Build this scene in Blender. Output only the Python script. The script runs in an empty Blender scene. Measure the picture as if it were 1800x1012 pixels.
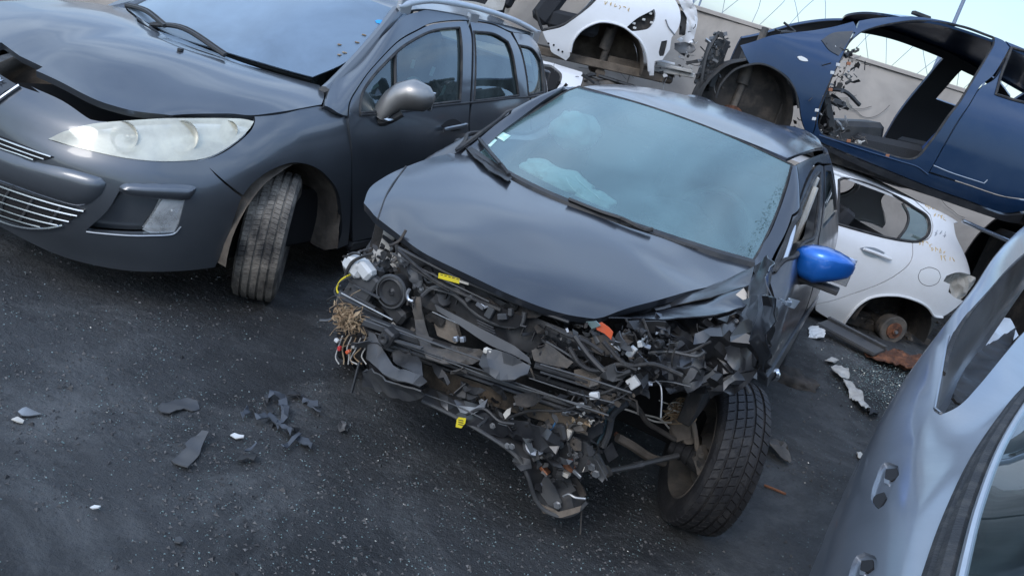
import bpy, bmesh, math, random
import numpy as np
from mathutils import Vector, Matrix, noise
from mathutils.geometry import delaunay_2d_cdt
R_ = math.radians
scn = bpy.context.scene
COL = scn.collection

# ------------------------------------------------------------------ camera, sky, sun, exposure
F_PX, CAM_H, PITCH, ROLL = 1542.0, 1.656, R_(17.22), R_(17.19)
def rx(a):
    c, s = math.cos(a), math.sin(a); return np.array([[1,0,0],[0,c,-s],[0,s,c]])
def ry(a):
    c, s = math.cos(a), math.sin(a); return np.array([[c,0,s],[0,1,0],[-s,0,c]])
def rz(a):
    c, s = math.cos(a), math.sin(a); return np.array([[c,-s,0],[s,c,0],[0,0,1]])
CAMR = rx(math.pi/2-PITCH) @ rz(ROLL)
CAMP = np.array([0, 0, CAM_H])
cd = bpy.data.cameras.new('camera'); cam = bpy.data.objects.new('camera', cd); COL.objects.link(cam)
cd.sensor_width = 36; cd.lens = F_PX/1800*36; cd.clip_start = .05; cd.clip_end = 2000
M4 = Matrix(CAMR.tolist()).to_4x4(); M4.translation = Vector(CAMP); cam.matrix_world = M4
scn.camera = cam

SUN_EL, SUN_AZ = 38, 205          # degrees; azimuth measured from +Y towards +X
world = bpy.data.worlds.new('World'); scn.world = world; world.use_nodes = True
nt = world.node_tree; nt.nodes.clear()
def wn(t, **k):
    n = nt.nodes.new(t)
    for a, b in k.items(): setattr(n, a, b)
    return n
wo = wn('ShaderNodeOutputWorld'); bg = wn('ShaderNodeBackground'); bg.inputs[1].default_value = .13
sk = wn('ShaderNodeTexSky', sky_type='NISHITA', sun_disc=False, sun_elevation=R_(SUN_EL), sun_rotation=R_(SUN_AZ))
sk.air_density = 1.0; sk.dust_density = .8; sk.ozone_density = 2.0
tc = wn('ShaderNodeTexCoord'); mp = wn('ShaderNodeMapping'); mp.inputs['Scale'].default_value = (1.0, 1.0, 3.2)
mp.inputs['Location'].default_value = (.35, .1, .2)
nz = wn('ShaderNodeTexNoise'); nz.inputs['Scale'].default_value = 2.1; nz.inputs['Detail'].default_value = 7; nz.inputs['Roughness'].default_value = .56
nz.inputs['Distortion'].default_value = .35
cr = wn('ShaderNodeValToRGB'); cr.color_ramp.elements[0].position = .45; cr.color_ramp.elements[1].position = .65
cr.color_ramp.elements[0].color = (.12,.12,.12,1); cr.color_ramp.elements[1].color = (.92,.92,.92,1)
mx = wn('ShaderNodeMix', data_type='RGBA'); mx.inputs[7].default_value = (3.75, 4.55, 5.6, 1)
L = nt.links.new
L(tc.outputs['Generated'], mp.inputs[0]); L(mp.outputs[0], nz.inputs[0]); L(nz.outputs[0], cr.inputs[0])
L(sk.outputs[0], mx.inputs[6]); L(cr.outputs[0], mx.inputs[0]); sx = wn('ShaderNodeSeparateXYZ'); L(tc.outputs['Generated'], sx.inputs[0])
mr = wn('ShaderNodeMapRange'); mr.inputs[1].default_value = .05; mr.inputs[2].default_value = .85; mr.inputs[3].default_value = .74; mr.inputs[4].default_value = 2.5
L(sx.outputs[2], mr.inputs[0])            # an overcast sky is two to three times brighter overhead than at the horizon
ml = wn('ShaderNodeVectorMath', operation='SCALE'); L(mx.outputs[2], ml.inputs[0]); L(mr.outputs[0], ml.inputs['Scale']); L(ml.outputs[0], bg.inputs[0]); L(bg.outputs[0], wo.inputs[0])
sd = bpy.data.lights.new('sun', 'SUN'); sd.energy = .6; sd.angle = R_(20); sd.color = (1, .95, .89)
sun = bpy.data.objects.new('sun', sd); COL.objects.link(sun)
_sv = Vector((math.sin(R_(SUN_AZ))*math.cos(R_(SUN_EL)), math.cos(R_(SUN_AZ))*math.cos(R_(SUN_EL)), math.sin(R_(SUN_EL))))
sun.rotation_euler = _sv.to_track_quat('Z', 'Y').to_euler()
scn.view_settings.view_transform = 'Standard'; scn.view_settings.look = 'None'
scn.view_settings.exposure = 0.62; scn.view_settings.gamma = 1; scn.view_settings.use_curve_mapping = False
scn.render.engine = 'CYCLES'

# ------------------------------------------------------------------ materials
def mat(name, col, rough=.5, metal=0, coat=0, coat_r=.08, col2=None, nscale=6, npos=(.45,.62), rvar=0, bump=0, bscale=60,
        spec=.5, dust=0, dustcol=(.16,.15,.135), dscale=2.5, alpha=1, emis=None, ndist=0, coatn=0):
    m = bpy.data.materials.new(name); m.use_nodes = True
    n = m.node_tree.nodes; l = m.node_tree.links.new; b = n['Principled BSDF']
    b.inputs['Base Color'].default_value = (*col, 1); b.inputs['Roughness'].default_value = rough
    b.inputs['Metallic'].default_value = metal; b.inputs['Coat Weight'].default_value = coat
    b.inputs['Coat Roughness'].default_value = coat_r; b.inputs['Specular IOR Level'].default_value = spec
    b.inputs['Alpha'].default_value = alpha
    t = n.new('ShaderNodeTexCoord'); out = None
    def nse(sc, det=6, ro=.6, dist=0):
        a = n.new('ShaderNodeTexNoise'); a.inputs['Scale'].default_value = sc; a.inputs['Detail'].default_value = det
        a.inputs['Roughness'].default_value = ro; a.inputs['Distortion'].default_value = dist
        l(t.outputs['Object'], a.inputs[0]); return a
    def ramp(src, a, b_, c0=(0,0,0,1), c1=(1,1,1,1)):
        r = n.new('ShaderNodeValToRGB'); r.color_ramp.elements[0].position = a; r.color_ramp.elements[1].position = b_
        r.color_ramp.elements[0].color = c0; r.color_ramp.elements[1].color = c1; l(src, r.inputs[0]); return r
    if col2:
        r = ramp(nse(nscale, dist=ndist).outputs[0], npos[0], npos[1]); x = n.new('ShaderNodeMix'); x.data_type = 'RGBA'
        x.inputs[6].default_value = (*col, 1); x.inputs[7].default_value = (*col2, 1); l(r.outputs[0], x.inputs[0]); out = x.outputs[2]
    if dust:
        r = ramp(nse(dscale, 8, .68).outputs[0], .38, .75, (0,0,0,1), (dust,dust,dust,1)); x = n.new('ShaderNodeMix'); x.data_type = 'RGBA'
        if out: l(out, x.inputs[6])
        else: x.inputs[6].default_value = (*col, 1)
        x.inputs[7].default_value = (*dustcol, 1); l(r.outputs[0], x.inputs[0]); out = x.outputs[2]
        mm = n.new('ShaderNodeMath'); mm.operation = 'MULTIPLY_ADD'; mm.inputs[1].default_value = .5; mm.inputs[2].default_value = rough
        l(r.outputs[0], mm.inputs[0]); l(mm.outputs[0], b.inputs['Roughness'])
        if coat:
            m2 = n.new('ShaderNodeMath'); m2.operation = 'MULTIPLY_ADD'; m2.inputs[1].default_value = .45; m2.inputs[2].default_value = coat_r
            l(r.outputs[0], m2.inputs[0]); l(m2.outputs[0], b.inputs['Coat Roughness'])
    if out: l(out, b.inputs['Base Color'])
    if rvar and not dust:
        r = nse(4, 6); mm = n.new('ShaderNodeMath'); mm.operation = 'MULTIPLY_ADD'; mm.inputs[1].default_value = rvar; mm.inputs[2].default_value = rough-rvar*.5
        l(r.outputs[0], mm.inputs[0]); l(mm.outputs[0], b.inputs['Roughness'])
    if bump:
        bn = n.new('ShaderNodeBump'); bn.inputs['Strength'].default_value = bump; bn.inputs['Distance'].default_value = .01
        l(nse(bscale, 5).outputs[0], bn.inputs['Height']); l(bn.outputs[0], b.inputs['Normal'])
        if coat and coatn: l(bn.outputs[0], b.inputs['Coat Normal'])
    if emis: b.inputs['Emission Color'].default_value = (*emis, 1); b.inputs['Emission Strength'].default_value = 1
    return m

def glassmat(name, tint=(.5,.6,.62), see=.5, dew=.3, dewcol=(.35,.42,.45), rough=.03, scale=1.6, bump=0):
    """tinted sheet of glass with a film of dew or dust: transparent + diffuse film under a sharp reflection"""
    m = bpy.data.materials.new(name); m.use_nodes = True; n = m.node_tree.nodes; l = m.node_tree.links.new
    n.remove(n['Principled BSDF']); o = n['Material Output']
    tr = n.new('ShaderNodeBsdfTransparent'); tr.inputs[0].default_value = (*[c*see for c in tint], 1)
    df = n.new('ShaderNodeBsdfDiffuse'); df.inputs[0].default_value = (*dewcol, 1)
    gl = n.new('ShaderNodeBsdfGlossy'); gl.inputs['Roughness'].default_value = rough; gl.inputs[0].default_value = (.9,.97,1,1)
    tcn = n.new('ShaderNodeTexCoord'); ns = n.new('ShaderNodeTexNoise'); ns.inputs['Scale'].default_value = scale; ns.inputs['Detail'].default_value = 8
    ns.inputs['Roughness'].default_value = .62; ns.inputs['Distortion'].default_value = .6
    l(tcn.outputs['Object'], ns.inputs[0])
    rp = n.new('ShaderNodeMapRange'); rp.inputs[1].default_value = .3; rp.inputs[2].default_value = .7
    rp.inputs[3].default_value = max(0, dew-.2); rp.inputs[4].default_value = min(1, dew+.2); l(ns.outputs[0], rp.inputs[0])
    m1 = n.new('ShaderNodeMixShader'); l(rp.outputs[0], m1.inputs[0]); l(tr.outputs[0], m1.inputs[1]); l(df.outputs[0], m1.inputs[2])
    fr = n.new('ShaderNodeFresnel'); fr.inputs[0].default_value = 1.55
    if bump:
        bn = n.new('ShaderNodeBump'); bn.inputs['Strength'].default_value = bump; n2 = n.new('ShaderNodeTexNoise'); n2.inputs['Scale'].default_value = 140
        l(tcn.outputs['Object'], n2.inputs[0]); l(n2.outputs[0], bn.inputs['Height']); l(bn.outputs[0], gl.inputs['Normal'])
    fm = n.new('ShaderNodeMath'); fm.operation = 'MULTIPLY_ADD'; fm.inputs[1].default_value = 1.15; fm.inputs[2].default_value = .03; fm.use_clamp = True
    l(fr.outputs[0], fm.inputs[0])
    m2 = n.new('ShaderNodeMixShader'); l(fm.outputs[0], m2.inputs[0]); l(m1.outputs[0], m2.inputs[1]); l(gl.outputs[0], m2.inputs[2])
    l(m2.outputs[0], o.inputs[0]); return m

M = {}
M['grey_paint'] = mat('grey_paint', (.082,.092,.104), .30, .6, .9, .05, dust=.22, dustcol=(.17,.185,.20), dscale=1.8)
M['black_satin'] = mat('black_satin', (.022,.026,.033), .34, .3, .9, .13, dust=.16, dustcol=(.09,.10,.115), dscale=2.4, bump=.02, bscale=300)
M['black_gloss'] = mat('black_gloss', (.012,.013,.016), .28, 0, .6, .08, dust=.5, dustcol=(.07,.07,.07), dscale=5)
M['blue_paint'] = mat('blue_paint', (.008,.034,.092), .34, .5, .8, .07, dust=.45, dustcol=(.045,.075,.12), dscale=2.2)
M['mirror_blue'] = mat('mirror_blue', (.008,.13,.50), .32, .55, .8, .06, dust=.12, dustcol=(.1,.15,.3), dscale=7)
M['white_paint'] = mat('white_paint', (.72,.73,.74), .32, 0, .6, .08, dust=.3, dustcol=(.45,.43,.40), dscale=2.2)
M['silver_paint'] = mat('silver_paint', (.215,.235,.265), .32, .55, .8, .07, dust=.3, dustcol=(.21,.225,.245), dscale=2.6)
M['plastic'] = mat('plastic', (.014,.015,.017), .42, dust=.55, dustcol=(.075,.072,.068), dscale=9)
M['plastic_grey'] = mat('plastic_grey', (.045,.048,.053), .5, dust=.6, dustcol=(.12,.115,.105), dscale=8)
M['rubber'] = mat('rubber', (.016,.016,.017), .7, col2=(.045,.042,.038), nscale=14, bump=.4, bscale=90)
M['tyre_dusty'] = mat('tyre_dusty', (.035,.033,.031), .85, col2=(.27,.24,.20), nscale=9, npos=(.38,.72), bump=.5, bscale=80)
M['tyre_black'] = mat('tyre_black', (.016,.016,.018), .62, col2=(.05,.047,.044), nscale=11, npos=(.5,.75), bump=.4, bscale=80)
M['steel'] = mat('steel', (.42,.43,.44), .38, .9, dust=.5, dustcol=(.12,.11,.10), dscale=12)
M['steel_dark'] = mat('steel_dark', (.10,.105,.11), .5, .6, dust=.6, dustcol=(.09,.08,.07), dscale=10)
M['steel_dirty'] = mat('steel_dirty', (.07,.066,.062), .75, .2, col2=(.16,.135,.11), nscale=10, npos=(.4,.7), bump=.3)
M['rust'] = mat('rust', (.09,.04,.025), .85, .1, col2=(.22,.09,.045), nscale=14, bump=.5)
M['chrome'] = mat('chrome', (.75,.76,.78), .16, 1, dust=.3, dustcol=(.3,.29,.27), dscale=10)
M['satin_alu'] = mat('satin_alu', (.55,.57,.60), .34, .85, dust=.3, dustcol=(.3,.3,.3), dscale=6)
M['white_plastic'] = mat('white_plastic', (.62,.63,.62), .4, dust=.5, dustcol=(.3,.28,.25), dscale=12)
M['bare_white'] = mat('bare_white', (.50,.49,.46), .6, dust=.8, dustcol=(.18,.16,.13), dscale=7)
M['inner_dirty'] = mat('inner_dirty', (.075,.062,.050), .92, col2=(.20,.165,.13), nscale=6, npos=(.35,.7), bump=.6, bscale=25)
M['liner_black'] = mat('liner_black', (.020,.019,.018), .85, col2=(.060,.050,.042), nscale=7, bump=.5, bscale=40)
M['cloth'] = mat('cloth', (.022,.024,.028), .9, bump=.3, bscale=120)
M['cloth_blue'] = mat('cloth_blue', (.010,.04,.14), .85, bump=.3, bscale=120)
M['reflection_airbag'] = mat('reflection_airbag', (.85,.88,.86), .8, bump=.5, bscale=14)
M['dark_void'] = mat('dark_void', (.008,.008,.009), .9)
M['yellow'] = mat('yellow', (.72,.58,.02), .5, dust=.2, dscale=30)
M['orange'] = mat('orange', (.62,.10,.03), .35, coat=.4, dust=.3, dscale=20)
M['copper'] = mat('copper', (.50,.20,.10), .4, .8, dust=.4, dscale=30)
M['leaf'] = mat('leaf', (.20,.125,.07), .9, col2=(.38,.28,.17), nscale=30, npos=(.35,.65))
M['card'] = mat('card', (.55,.52,.46), .8, dust=.4, dscale=9)
M['marker'] = mat('marker', (.55,.40,.18), .7)
M['ink'] = mat('ink', (.03,.03,.04), .7)
M['red'] = mat('red', (.45,.03,.03), .6)
M['amber_glass'] = mat('amber_glass', (.7,.7,.66), .2, coat=.5)
M['headlight_glass'] = glassmat('headlight_glass', (.97,.96,.90), .95, .54, (.76,.72,.56), .08, 5)
M['foglight_glass'] = glassmat('foglight_glass', (.95,.97,.98), .97, .34, (.85,.87,.87), .05, 9)
M['reflector'] = mat('reflector', (.80,.80,.78), .22, .9, dust=.3, dustcol=(.6,.55,.45), dscale=9)
M['dew_glass'] = glassmat('dew_glass', (.45,.6,.65), .55, .64, (.20,.275,.36), .34, 1.4, .05)
M['side_glass'] = glassmat('side_glass', (.45,.62,.60), .8, .10, (.20,.27,.27), .015, 2.0)
M['ws_glass'] = glassmat('ws_glass', (.54,.78,.77), .95, .48, (.155,.265,.270), .20, 1.1, .03)
M['frit'] = mat('frit', (.012,.013,.015), .2, coat=.3, dust=.35, dustcol=(.08,.09,.1), dscale=6)
M['chip_glass'] = mat('chip_glass', (.15,.21,.21), .15, coat=.3)
M['rubble'] = mat('rubble', (.05,.05,.052), .9, col2=(.14,.135,.13), nscale=20)

# ------------------------------------------------------------------ objects
def tag(o, label=None, cat=None, group=None, kind=None):
    if label: o['label'] = label
    if cat: o['category'] = cat
    if group: o['group'] = group
    if kind: o['kind'] = kind
    return o
def link(name, me, m=None, parent=None):
    o = bpy.data.objects.new(name, me); COL.objects.link(o)
    if m is not None and me is not None and not me.materials: me.materials.append(M[m] if isinstance(m, str) else m)
    if parent is not None: o.parent = parent
    return o
class MB:
    """collects shapes in one mesh"""
    def __init__(s): s.v = []; s.f = []; s.mi = []; s.mats = []; s.cur = 0
    def use(s, m):
        if m not in s.mats: s.mats.append(m)
        s.cur = s.mats.index(m); return s
    def add(s, v, f):
        b = len(s.v); s.v += [tuple(map(float, p)) for p in v]; s.f += [tuple(i+b for i in q) for q in f]; s.mi += [s.cur]*len(f); return s
    def box(s, c, size, rot=None, bev=.12):
        """box with chamfered corners (24 vertices)"""
        a = np.array(size)/2; b = min(a)*bev; V = []; 
        for x in (-1,1):
            for y in (-1,1):
                for z in (-1,1):
                    k = np.array([x,y,z])
                    for ax in range(3):
                        q = (a-b)*k; q[ax] = a[ax]*k[ax]; V.append(q)
        V = np.array(V)
        if rot is not None: V = V @ np.asarray(rot).T
        V = V+np.array(c)
        def I(x,y,z,ax): return ((x>0)*4+(y>0)*2+(z>0))*3+ax
        Fs = []
        for ax in range(3):
            o = [i for i in range(3) if i != ax]
            for sg in (-1,1):
                q = []
                for (p,r) in ((-1,-1),(1,-1),(1,1),(-1,1)):
                    k = [0,0,0]; k[ax]=sg; k[o[0]]=p; k[o[1]]=r; q.append(I(*k,ax))
                if (sg < 0) ^ (ax == 1): q = q[::-1]
                Fs.append(q)
        for a1 in range(3):
            for a2 in range(a1+1,3):
                a3 = 3-a1-a2
                for s1 in (-1,1):
                    for s2 in (-1,1):
                        k1=[0]*3; k1[a1]=s1; k1[a2]=s2; k1[a3]=-1; k2=list(k1); k2[a3]=1
                        Fs.append([I(*k1,a1),I(*k2,a1),I(*k2,a2),I(*k1,a2)])
        for x in (-1,1):
            for y in (-1,1):
                for z in (-1,1): Fs.append([I(x,y,z,0),I(x,y,z,1),I(x,y,z,2)])
        return s.add(V, Fs)
    def tube(s, pts, r, n=8, cap=True, closed=False):
        P = [Vector(p) for p in pts]; k = len(P); rr = r if hasattr(r, '__len__') else [r]*k; V = []; Fs = []; up = None
        for i in range(k):
            a = P[(i+1)%k] if (closed or i < k-1) else P[i]; b = P[i-1] if (closed or i > 0) else P[i]
            t = (a-b); t = t.normalized() if t.length > 1e-9 else Vector((0,0,1))
            if up is None: up = t.orthogonal()
            up = (up-t*up.dot(t)); up = up.normalized() if up.length > 1e-6 else t.orthogonal().normalized()
            sd_ = t.cross(up)
            for j in range(n):
                A = 2*math.pi*j/n; V.append(P[i]+(up*math.cos(A)+sd_*math.sin(A))*rr[i])
        for i in range(k if closed else k-1):
            for j in range(n): Fs.append((i*n+j, i*n+(j+1)%n, ((i+1)%k)*n+(j+1)%n, ((i+1)%k)*n+j))
        if cap and not closed: Fs.append(tuple(range(n))[::-1]); Fs.append(tuple((k-1)*n+j for j in range(n)))
        return s.add(V, Fs)
    def lathe(s, prof, n=48, c=(0,0,0), rot=None, closed=False):
        """profile [(axial, radius)] turned about local Y"""
        V = []; k = len(prof); Fs = []
        for i in range(n):
            A = 2*math.pi*i/n
            for (y, r) in prof: V.append((r*math.cos(A), y, r*math.sin(A)))
        V = np.array(V)
        if rot is not None: V = V@np.asarray(rot).T
        V = V+np.array(c)
        for i in range(n):
            for j in range(k if closed else k-1): Fs.append((i*k+j, i*k+(j+1)%k, ((i+1)%n)*k+(j+1)%k, ((i+1)%n)*k+j))
        return s.add(V, Fs)
    def prism(s, poly, d, inset=0):
        """polygon of 3-D points pushed along vector d"""
        n = len(poly); P = [Vector(p) for p in poly]; d = Vector(d)
        V = P+[p+d for p in P]
        Fs = [tuple(range(n)), tuple(range(2*n-1, n-1, -1))]+[(i, i+n, (i+1)%n+n, (i+1)%n) for i in range(n)]
        return s.add(V, Fs)
    def build(s, name, m=None, parent=None, smooth=35, recalc=True):
        me = bpy.data.meshes.new(name); me.from_pydata(s.v, [], s.f)
        if s.mats:
            for k in s.mats: me.materials.append(M[k])
            me.polygons.foreach_set('material_index', s.mi)
        if recalc:
            bm = bmesh.new(); bm.from_mesh(me); bmesh.ops.recalc_face_normals(bm, faces=bm.faces); bm.to_mesh(me); bm.free()
        if smooth:
            me.shade_smooth(); 
            try: me.set_sharp_from_angle(angle=R_(smooth))
            except Exception: pass
        return link(name, me, m, parent)
def spl(P, n=8, closed=False, corner=None):
    """Catmull-Rom through points of any dimension; corner: turning angle in degrees above which the point stays sharp"""
    P = [np.array(p, float) for p in P]; k = len(P); out = []
    sharp = [False]*k
    if corner is not None:
        for i in range(k):
            if not closed and i in (0, k-1): continue
            a = P[i]-P[i-1]; b = P[(i+1)%k]-P[i]
            la, lb = np.linalg.norm(a), np.linalg.norm(b)
            if la < 1e-9 or lb < 1e-9: sharp[i] = True; continue
            sharp[i] = (a@b)/(la*lb) < math.cos(R_(corner))
    for i in range(k if closed else k-1):
        p1, p2 = P[i], P[(i+1)%k]
        p0 = P[i-1] if (closed or i > 0) and not sharp[i] else 2*p1-p2
        p3 = P[(i+2)%k] if (closed or i < k-2) and not sharp[(i+1)%k] else 2*p2-p1
        d = np.linalg.norm(p2-p1)+1e-9
        m1 = (p2-p0)/2; m2 = (p3-p1)/2                       # tangents limited so uneven spacing cannot overshoot
        for m_ in (m1, m2):
            lm = np.linalg.norm(m_)
            if lm > 1.2*d: m_ *= 1.2*d/lm
        nn = n if isinstance(n, int) else max(1, int(math.ceil(d/n)))
        for j in range(nn):
            t = j/nn; out.append((2*t**3-3*t*t+1)*p1+(t**3-2*t*t+t)*m1+(-2*t**3+3*t*t)*p2+(t**3-t*t)*m2)
    if not closed: out.append(P[-1])
    return out
def ray(u, v): return CAMR @ np.array([(u-900)/F_PX, -(v-506)/F_PX, -1.0])
class Frame:
    """a car's own axes: x forward, y to its left, z up, origin under its front axle"""
    def __init__(s, o, yaw, pitch=0, roll=0, k=1.0): s.o = np.array(o, float); s.A = rz(yaw)@ry(pitch)@rx(roll)*k; s.k2 = k*k
    def at(s, u, v, ax, val):
        """point of the plane axis=val seen in direction (u, v)"""
        o = (CAMP-s.o)@s.A/s.k2; d = ray(u, v)@s.A/s.k2; return o+(val-o[ax])/d[ax]*d
    def px(s, P):
        q = (np.atleast_2d(P)@s.A.T+s.o-CAMP)@CAMR; z = -q[:, 2]; return np.stack([900+F_PX*q[:, 0]/z, 506-F_PX*q[:, 1]/z], 1)
    def empty(s, name):
        o = bpy.data.objects.new(name, None); COL.objects.link(o); m = Matrix(s.A.tolist()).to_4x4(); m.translation = Vector(s.o)
        o.matrix_world = m; o.empty_display_size = .2; return o
def _cr(P, t):
    """Catmull-Rom along axis 0 of P (k, ...) at parameters t (n)"""
    k = P.shape[0]; E = np.concatenate([(2*P[0]-P[1])[None], P, (2*P[-1]-P[-2])[None]])
    i = np.clip(np.floor(t).astype(int), 0, k-2); f = (t-i)
    return E, i, f
def cw(f): return np.stack([-.5*f+f*f-.5*f**3, 1-2.5*f*f+1.5*f**3, .5*f+2*f*f-1.5*f**3, -.5*f*f+.5*f**3], -1)
class Net:
    """smooth surface through a net of points in a frame"""
    def __init__(s, P, fr, flip=None):
        s.P = np.array(P, float); s.fr = fr; a, b = s.P.shape[:2]; s.a, s.b = a, b
        E = np.concatenate([(2*s.P[0]-s.P[1])[None], s.P, (2*s.P[-1]-s.P[-2])[None]], 0)
        E = np.concatenate([(2*E[:, 0]-E[:, 1])[:, None], E, (2*E[:, -1]-E[:, -2])[:, None]], 1); s.E = E
        g = np.array([(u, v) for u in np.linspace(0, a-1, 90) for v in np.linspace(0, b-1, 90)]); s.g = g
        s.gp = s.pos(g); s.sgn = 1
        n = s.nor(g); c = (CAMP-fr.o)@fr.A/fr.k2; d = c-s.gp
        if flip is None:
            s.sgn = 1 if np.sum(np.sign((n*d).sum(1))) > 0 else -1
        else: s.sgn = flip
        s.gpx = fr.px(s.gp); n = n*s.sgn; s.back = (n*d).sum(1) < 0
        s.su = np.linalg.norm(np.diff(s.P, axis=0), axis=2).mean(); s.sv = np.linalg.norm(np.diff(s.P, axis=1), axis=2).mean()
    def pos(s, uv):
        uv = np.atleast_2d(uv); u = np.clip(uv[:, 0], -.3, s.a-.7); v = np.clip(uv[:, 1], -.3, s.b-.7)
        i = np.clip(np.floor(u).astype(int), 0, s.a-2); j = np.clip(np.floor(v).astype(int), 0, s.b-2)
        wu = cw(u-i); wv = cw(v-j); out = np.zeros((len(u), 3))
        for p in range(4):
            for q in range(4): out += (wu[:, p]*wv[:, q])[:, None]*s.E[i+p, j+q]
        return out
    def nor(s, uv):
        uv = np.atleast_2d(uv).astype(float); e = 2e-3
        a = s.pos(uv+[e, 0])-s.pos(uv-[e, 0]); b = s.pos(uv+[0, e])-s.pos(uv-[0, e]); n = np.cross(a, b)
        return n/(np.linalg.norm(n, axis=1, keepdims=True)+1e-12)*s.sgn
    def inv(s, pts):
        out = []
        for p in pts:
            if len(p) == 3:
                d = ((s.gp-np.array(p))**2).sum(1); uv = s.g[d.argmin()].copy(); tgt = np.array(p, float)
                fn = lambda q: s.pos(q)[0]-tgt; sc = 1
            else:
                d = ((s.gpx-np.array(p))**2).sum(1)+s.back*6000; uv = s.g[d.argmin()].copy(); tgt = np.array(p, float)
                fn = lambda q: s.fr.px(s.pos(q))[0]-tgt; sc = 1
            for it in range(7):
                r = fn(uv); J = np.stack([(fn(uv+[1e-3, 0])-r)/1e-3, (fn(uv+[0, 1e-3])-r)/1e-3], 1)
                st = np.linalg.lstsq(J.T@J+np.eye(2)*1e-6*np.trace(J.T@J), -J.T@r, rcond=None)[0]
                l_ = np.abs(st).max(); st = st*min(1, .5/l_) if l_ > 0 else st
                uv = np.clip(uv+st, [-.25, -.25], [s.a-.75, s.b-.75])
            out.append(uv)
        return np.array(out)
    def mir(s, uv): return np.stack([uv[:, 0], s.b-1-uv[:, 1]], 1)
def inside(P, poly):
    x, y = P[:, 0], P[:, 1]; c = np.zeros(len(P), bool); n = len(poly)
    for i in range(n):
        x1, y1 = poly[i]; x2, y2 = poly[i-1]
        if y1 == y2: continue
        k = ((y1 > y) != (y2 > y)) & (x < (x2-x1)*(y-y1)/(y2-y1)+x1); c ^= k
    return c
def segdist(P, poly):
    d = np.full(len(P), 1e9); n = len(poly)
    for i in range(n):
        a = poly[i-1]; b = poly[i]; ab = b-a; t = np.clip(((P-a)@ab)/(ab@ab+1e-12), 0, 1); d = np.minimum(d, np.linalg.norm(P-(a+t[:, None]*ab), axis=1))
    return d
def shrink(poly, g):
    n = len(poly); A = sum(poly[i-1][0]*poly[i][1]-poly[i][0]*poly[i-1][1] for i in range(n)); sg = 1 if A > 0 else -1; out = []
    for i in range(n):
        a = poly[i]-poly[i-1]; b = poly[(i+1)%n]-poly[i]; a = a/(np.linalg.norm(a)+1e-9); b = b/(np.linalg.norm(b)+1e-9)
        t = a+b; t = t/(np.linalg.norm(t)+1e-9); out.append(poly[i]+sg*g*np.array([-t[1], t[0]]))
    return np.array(out)
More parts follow.
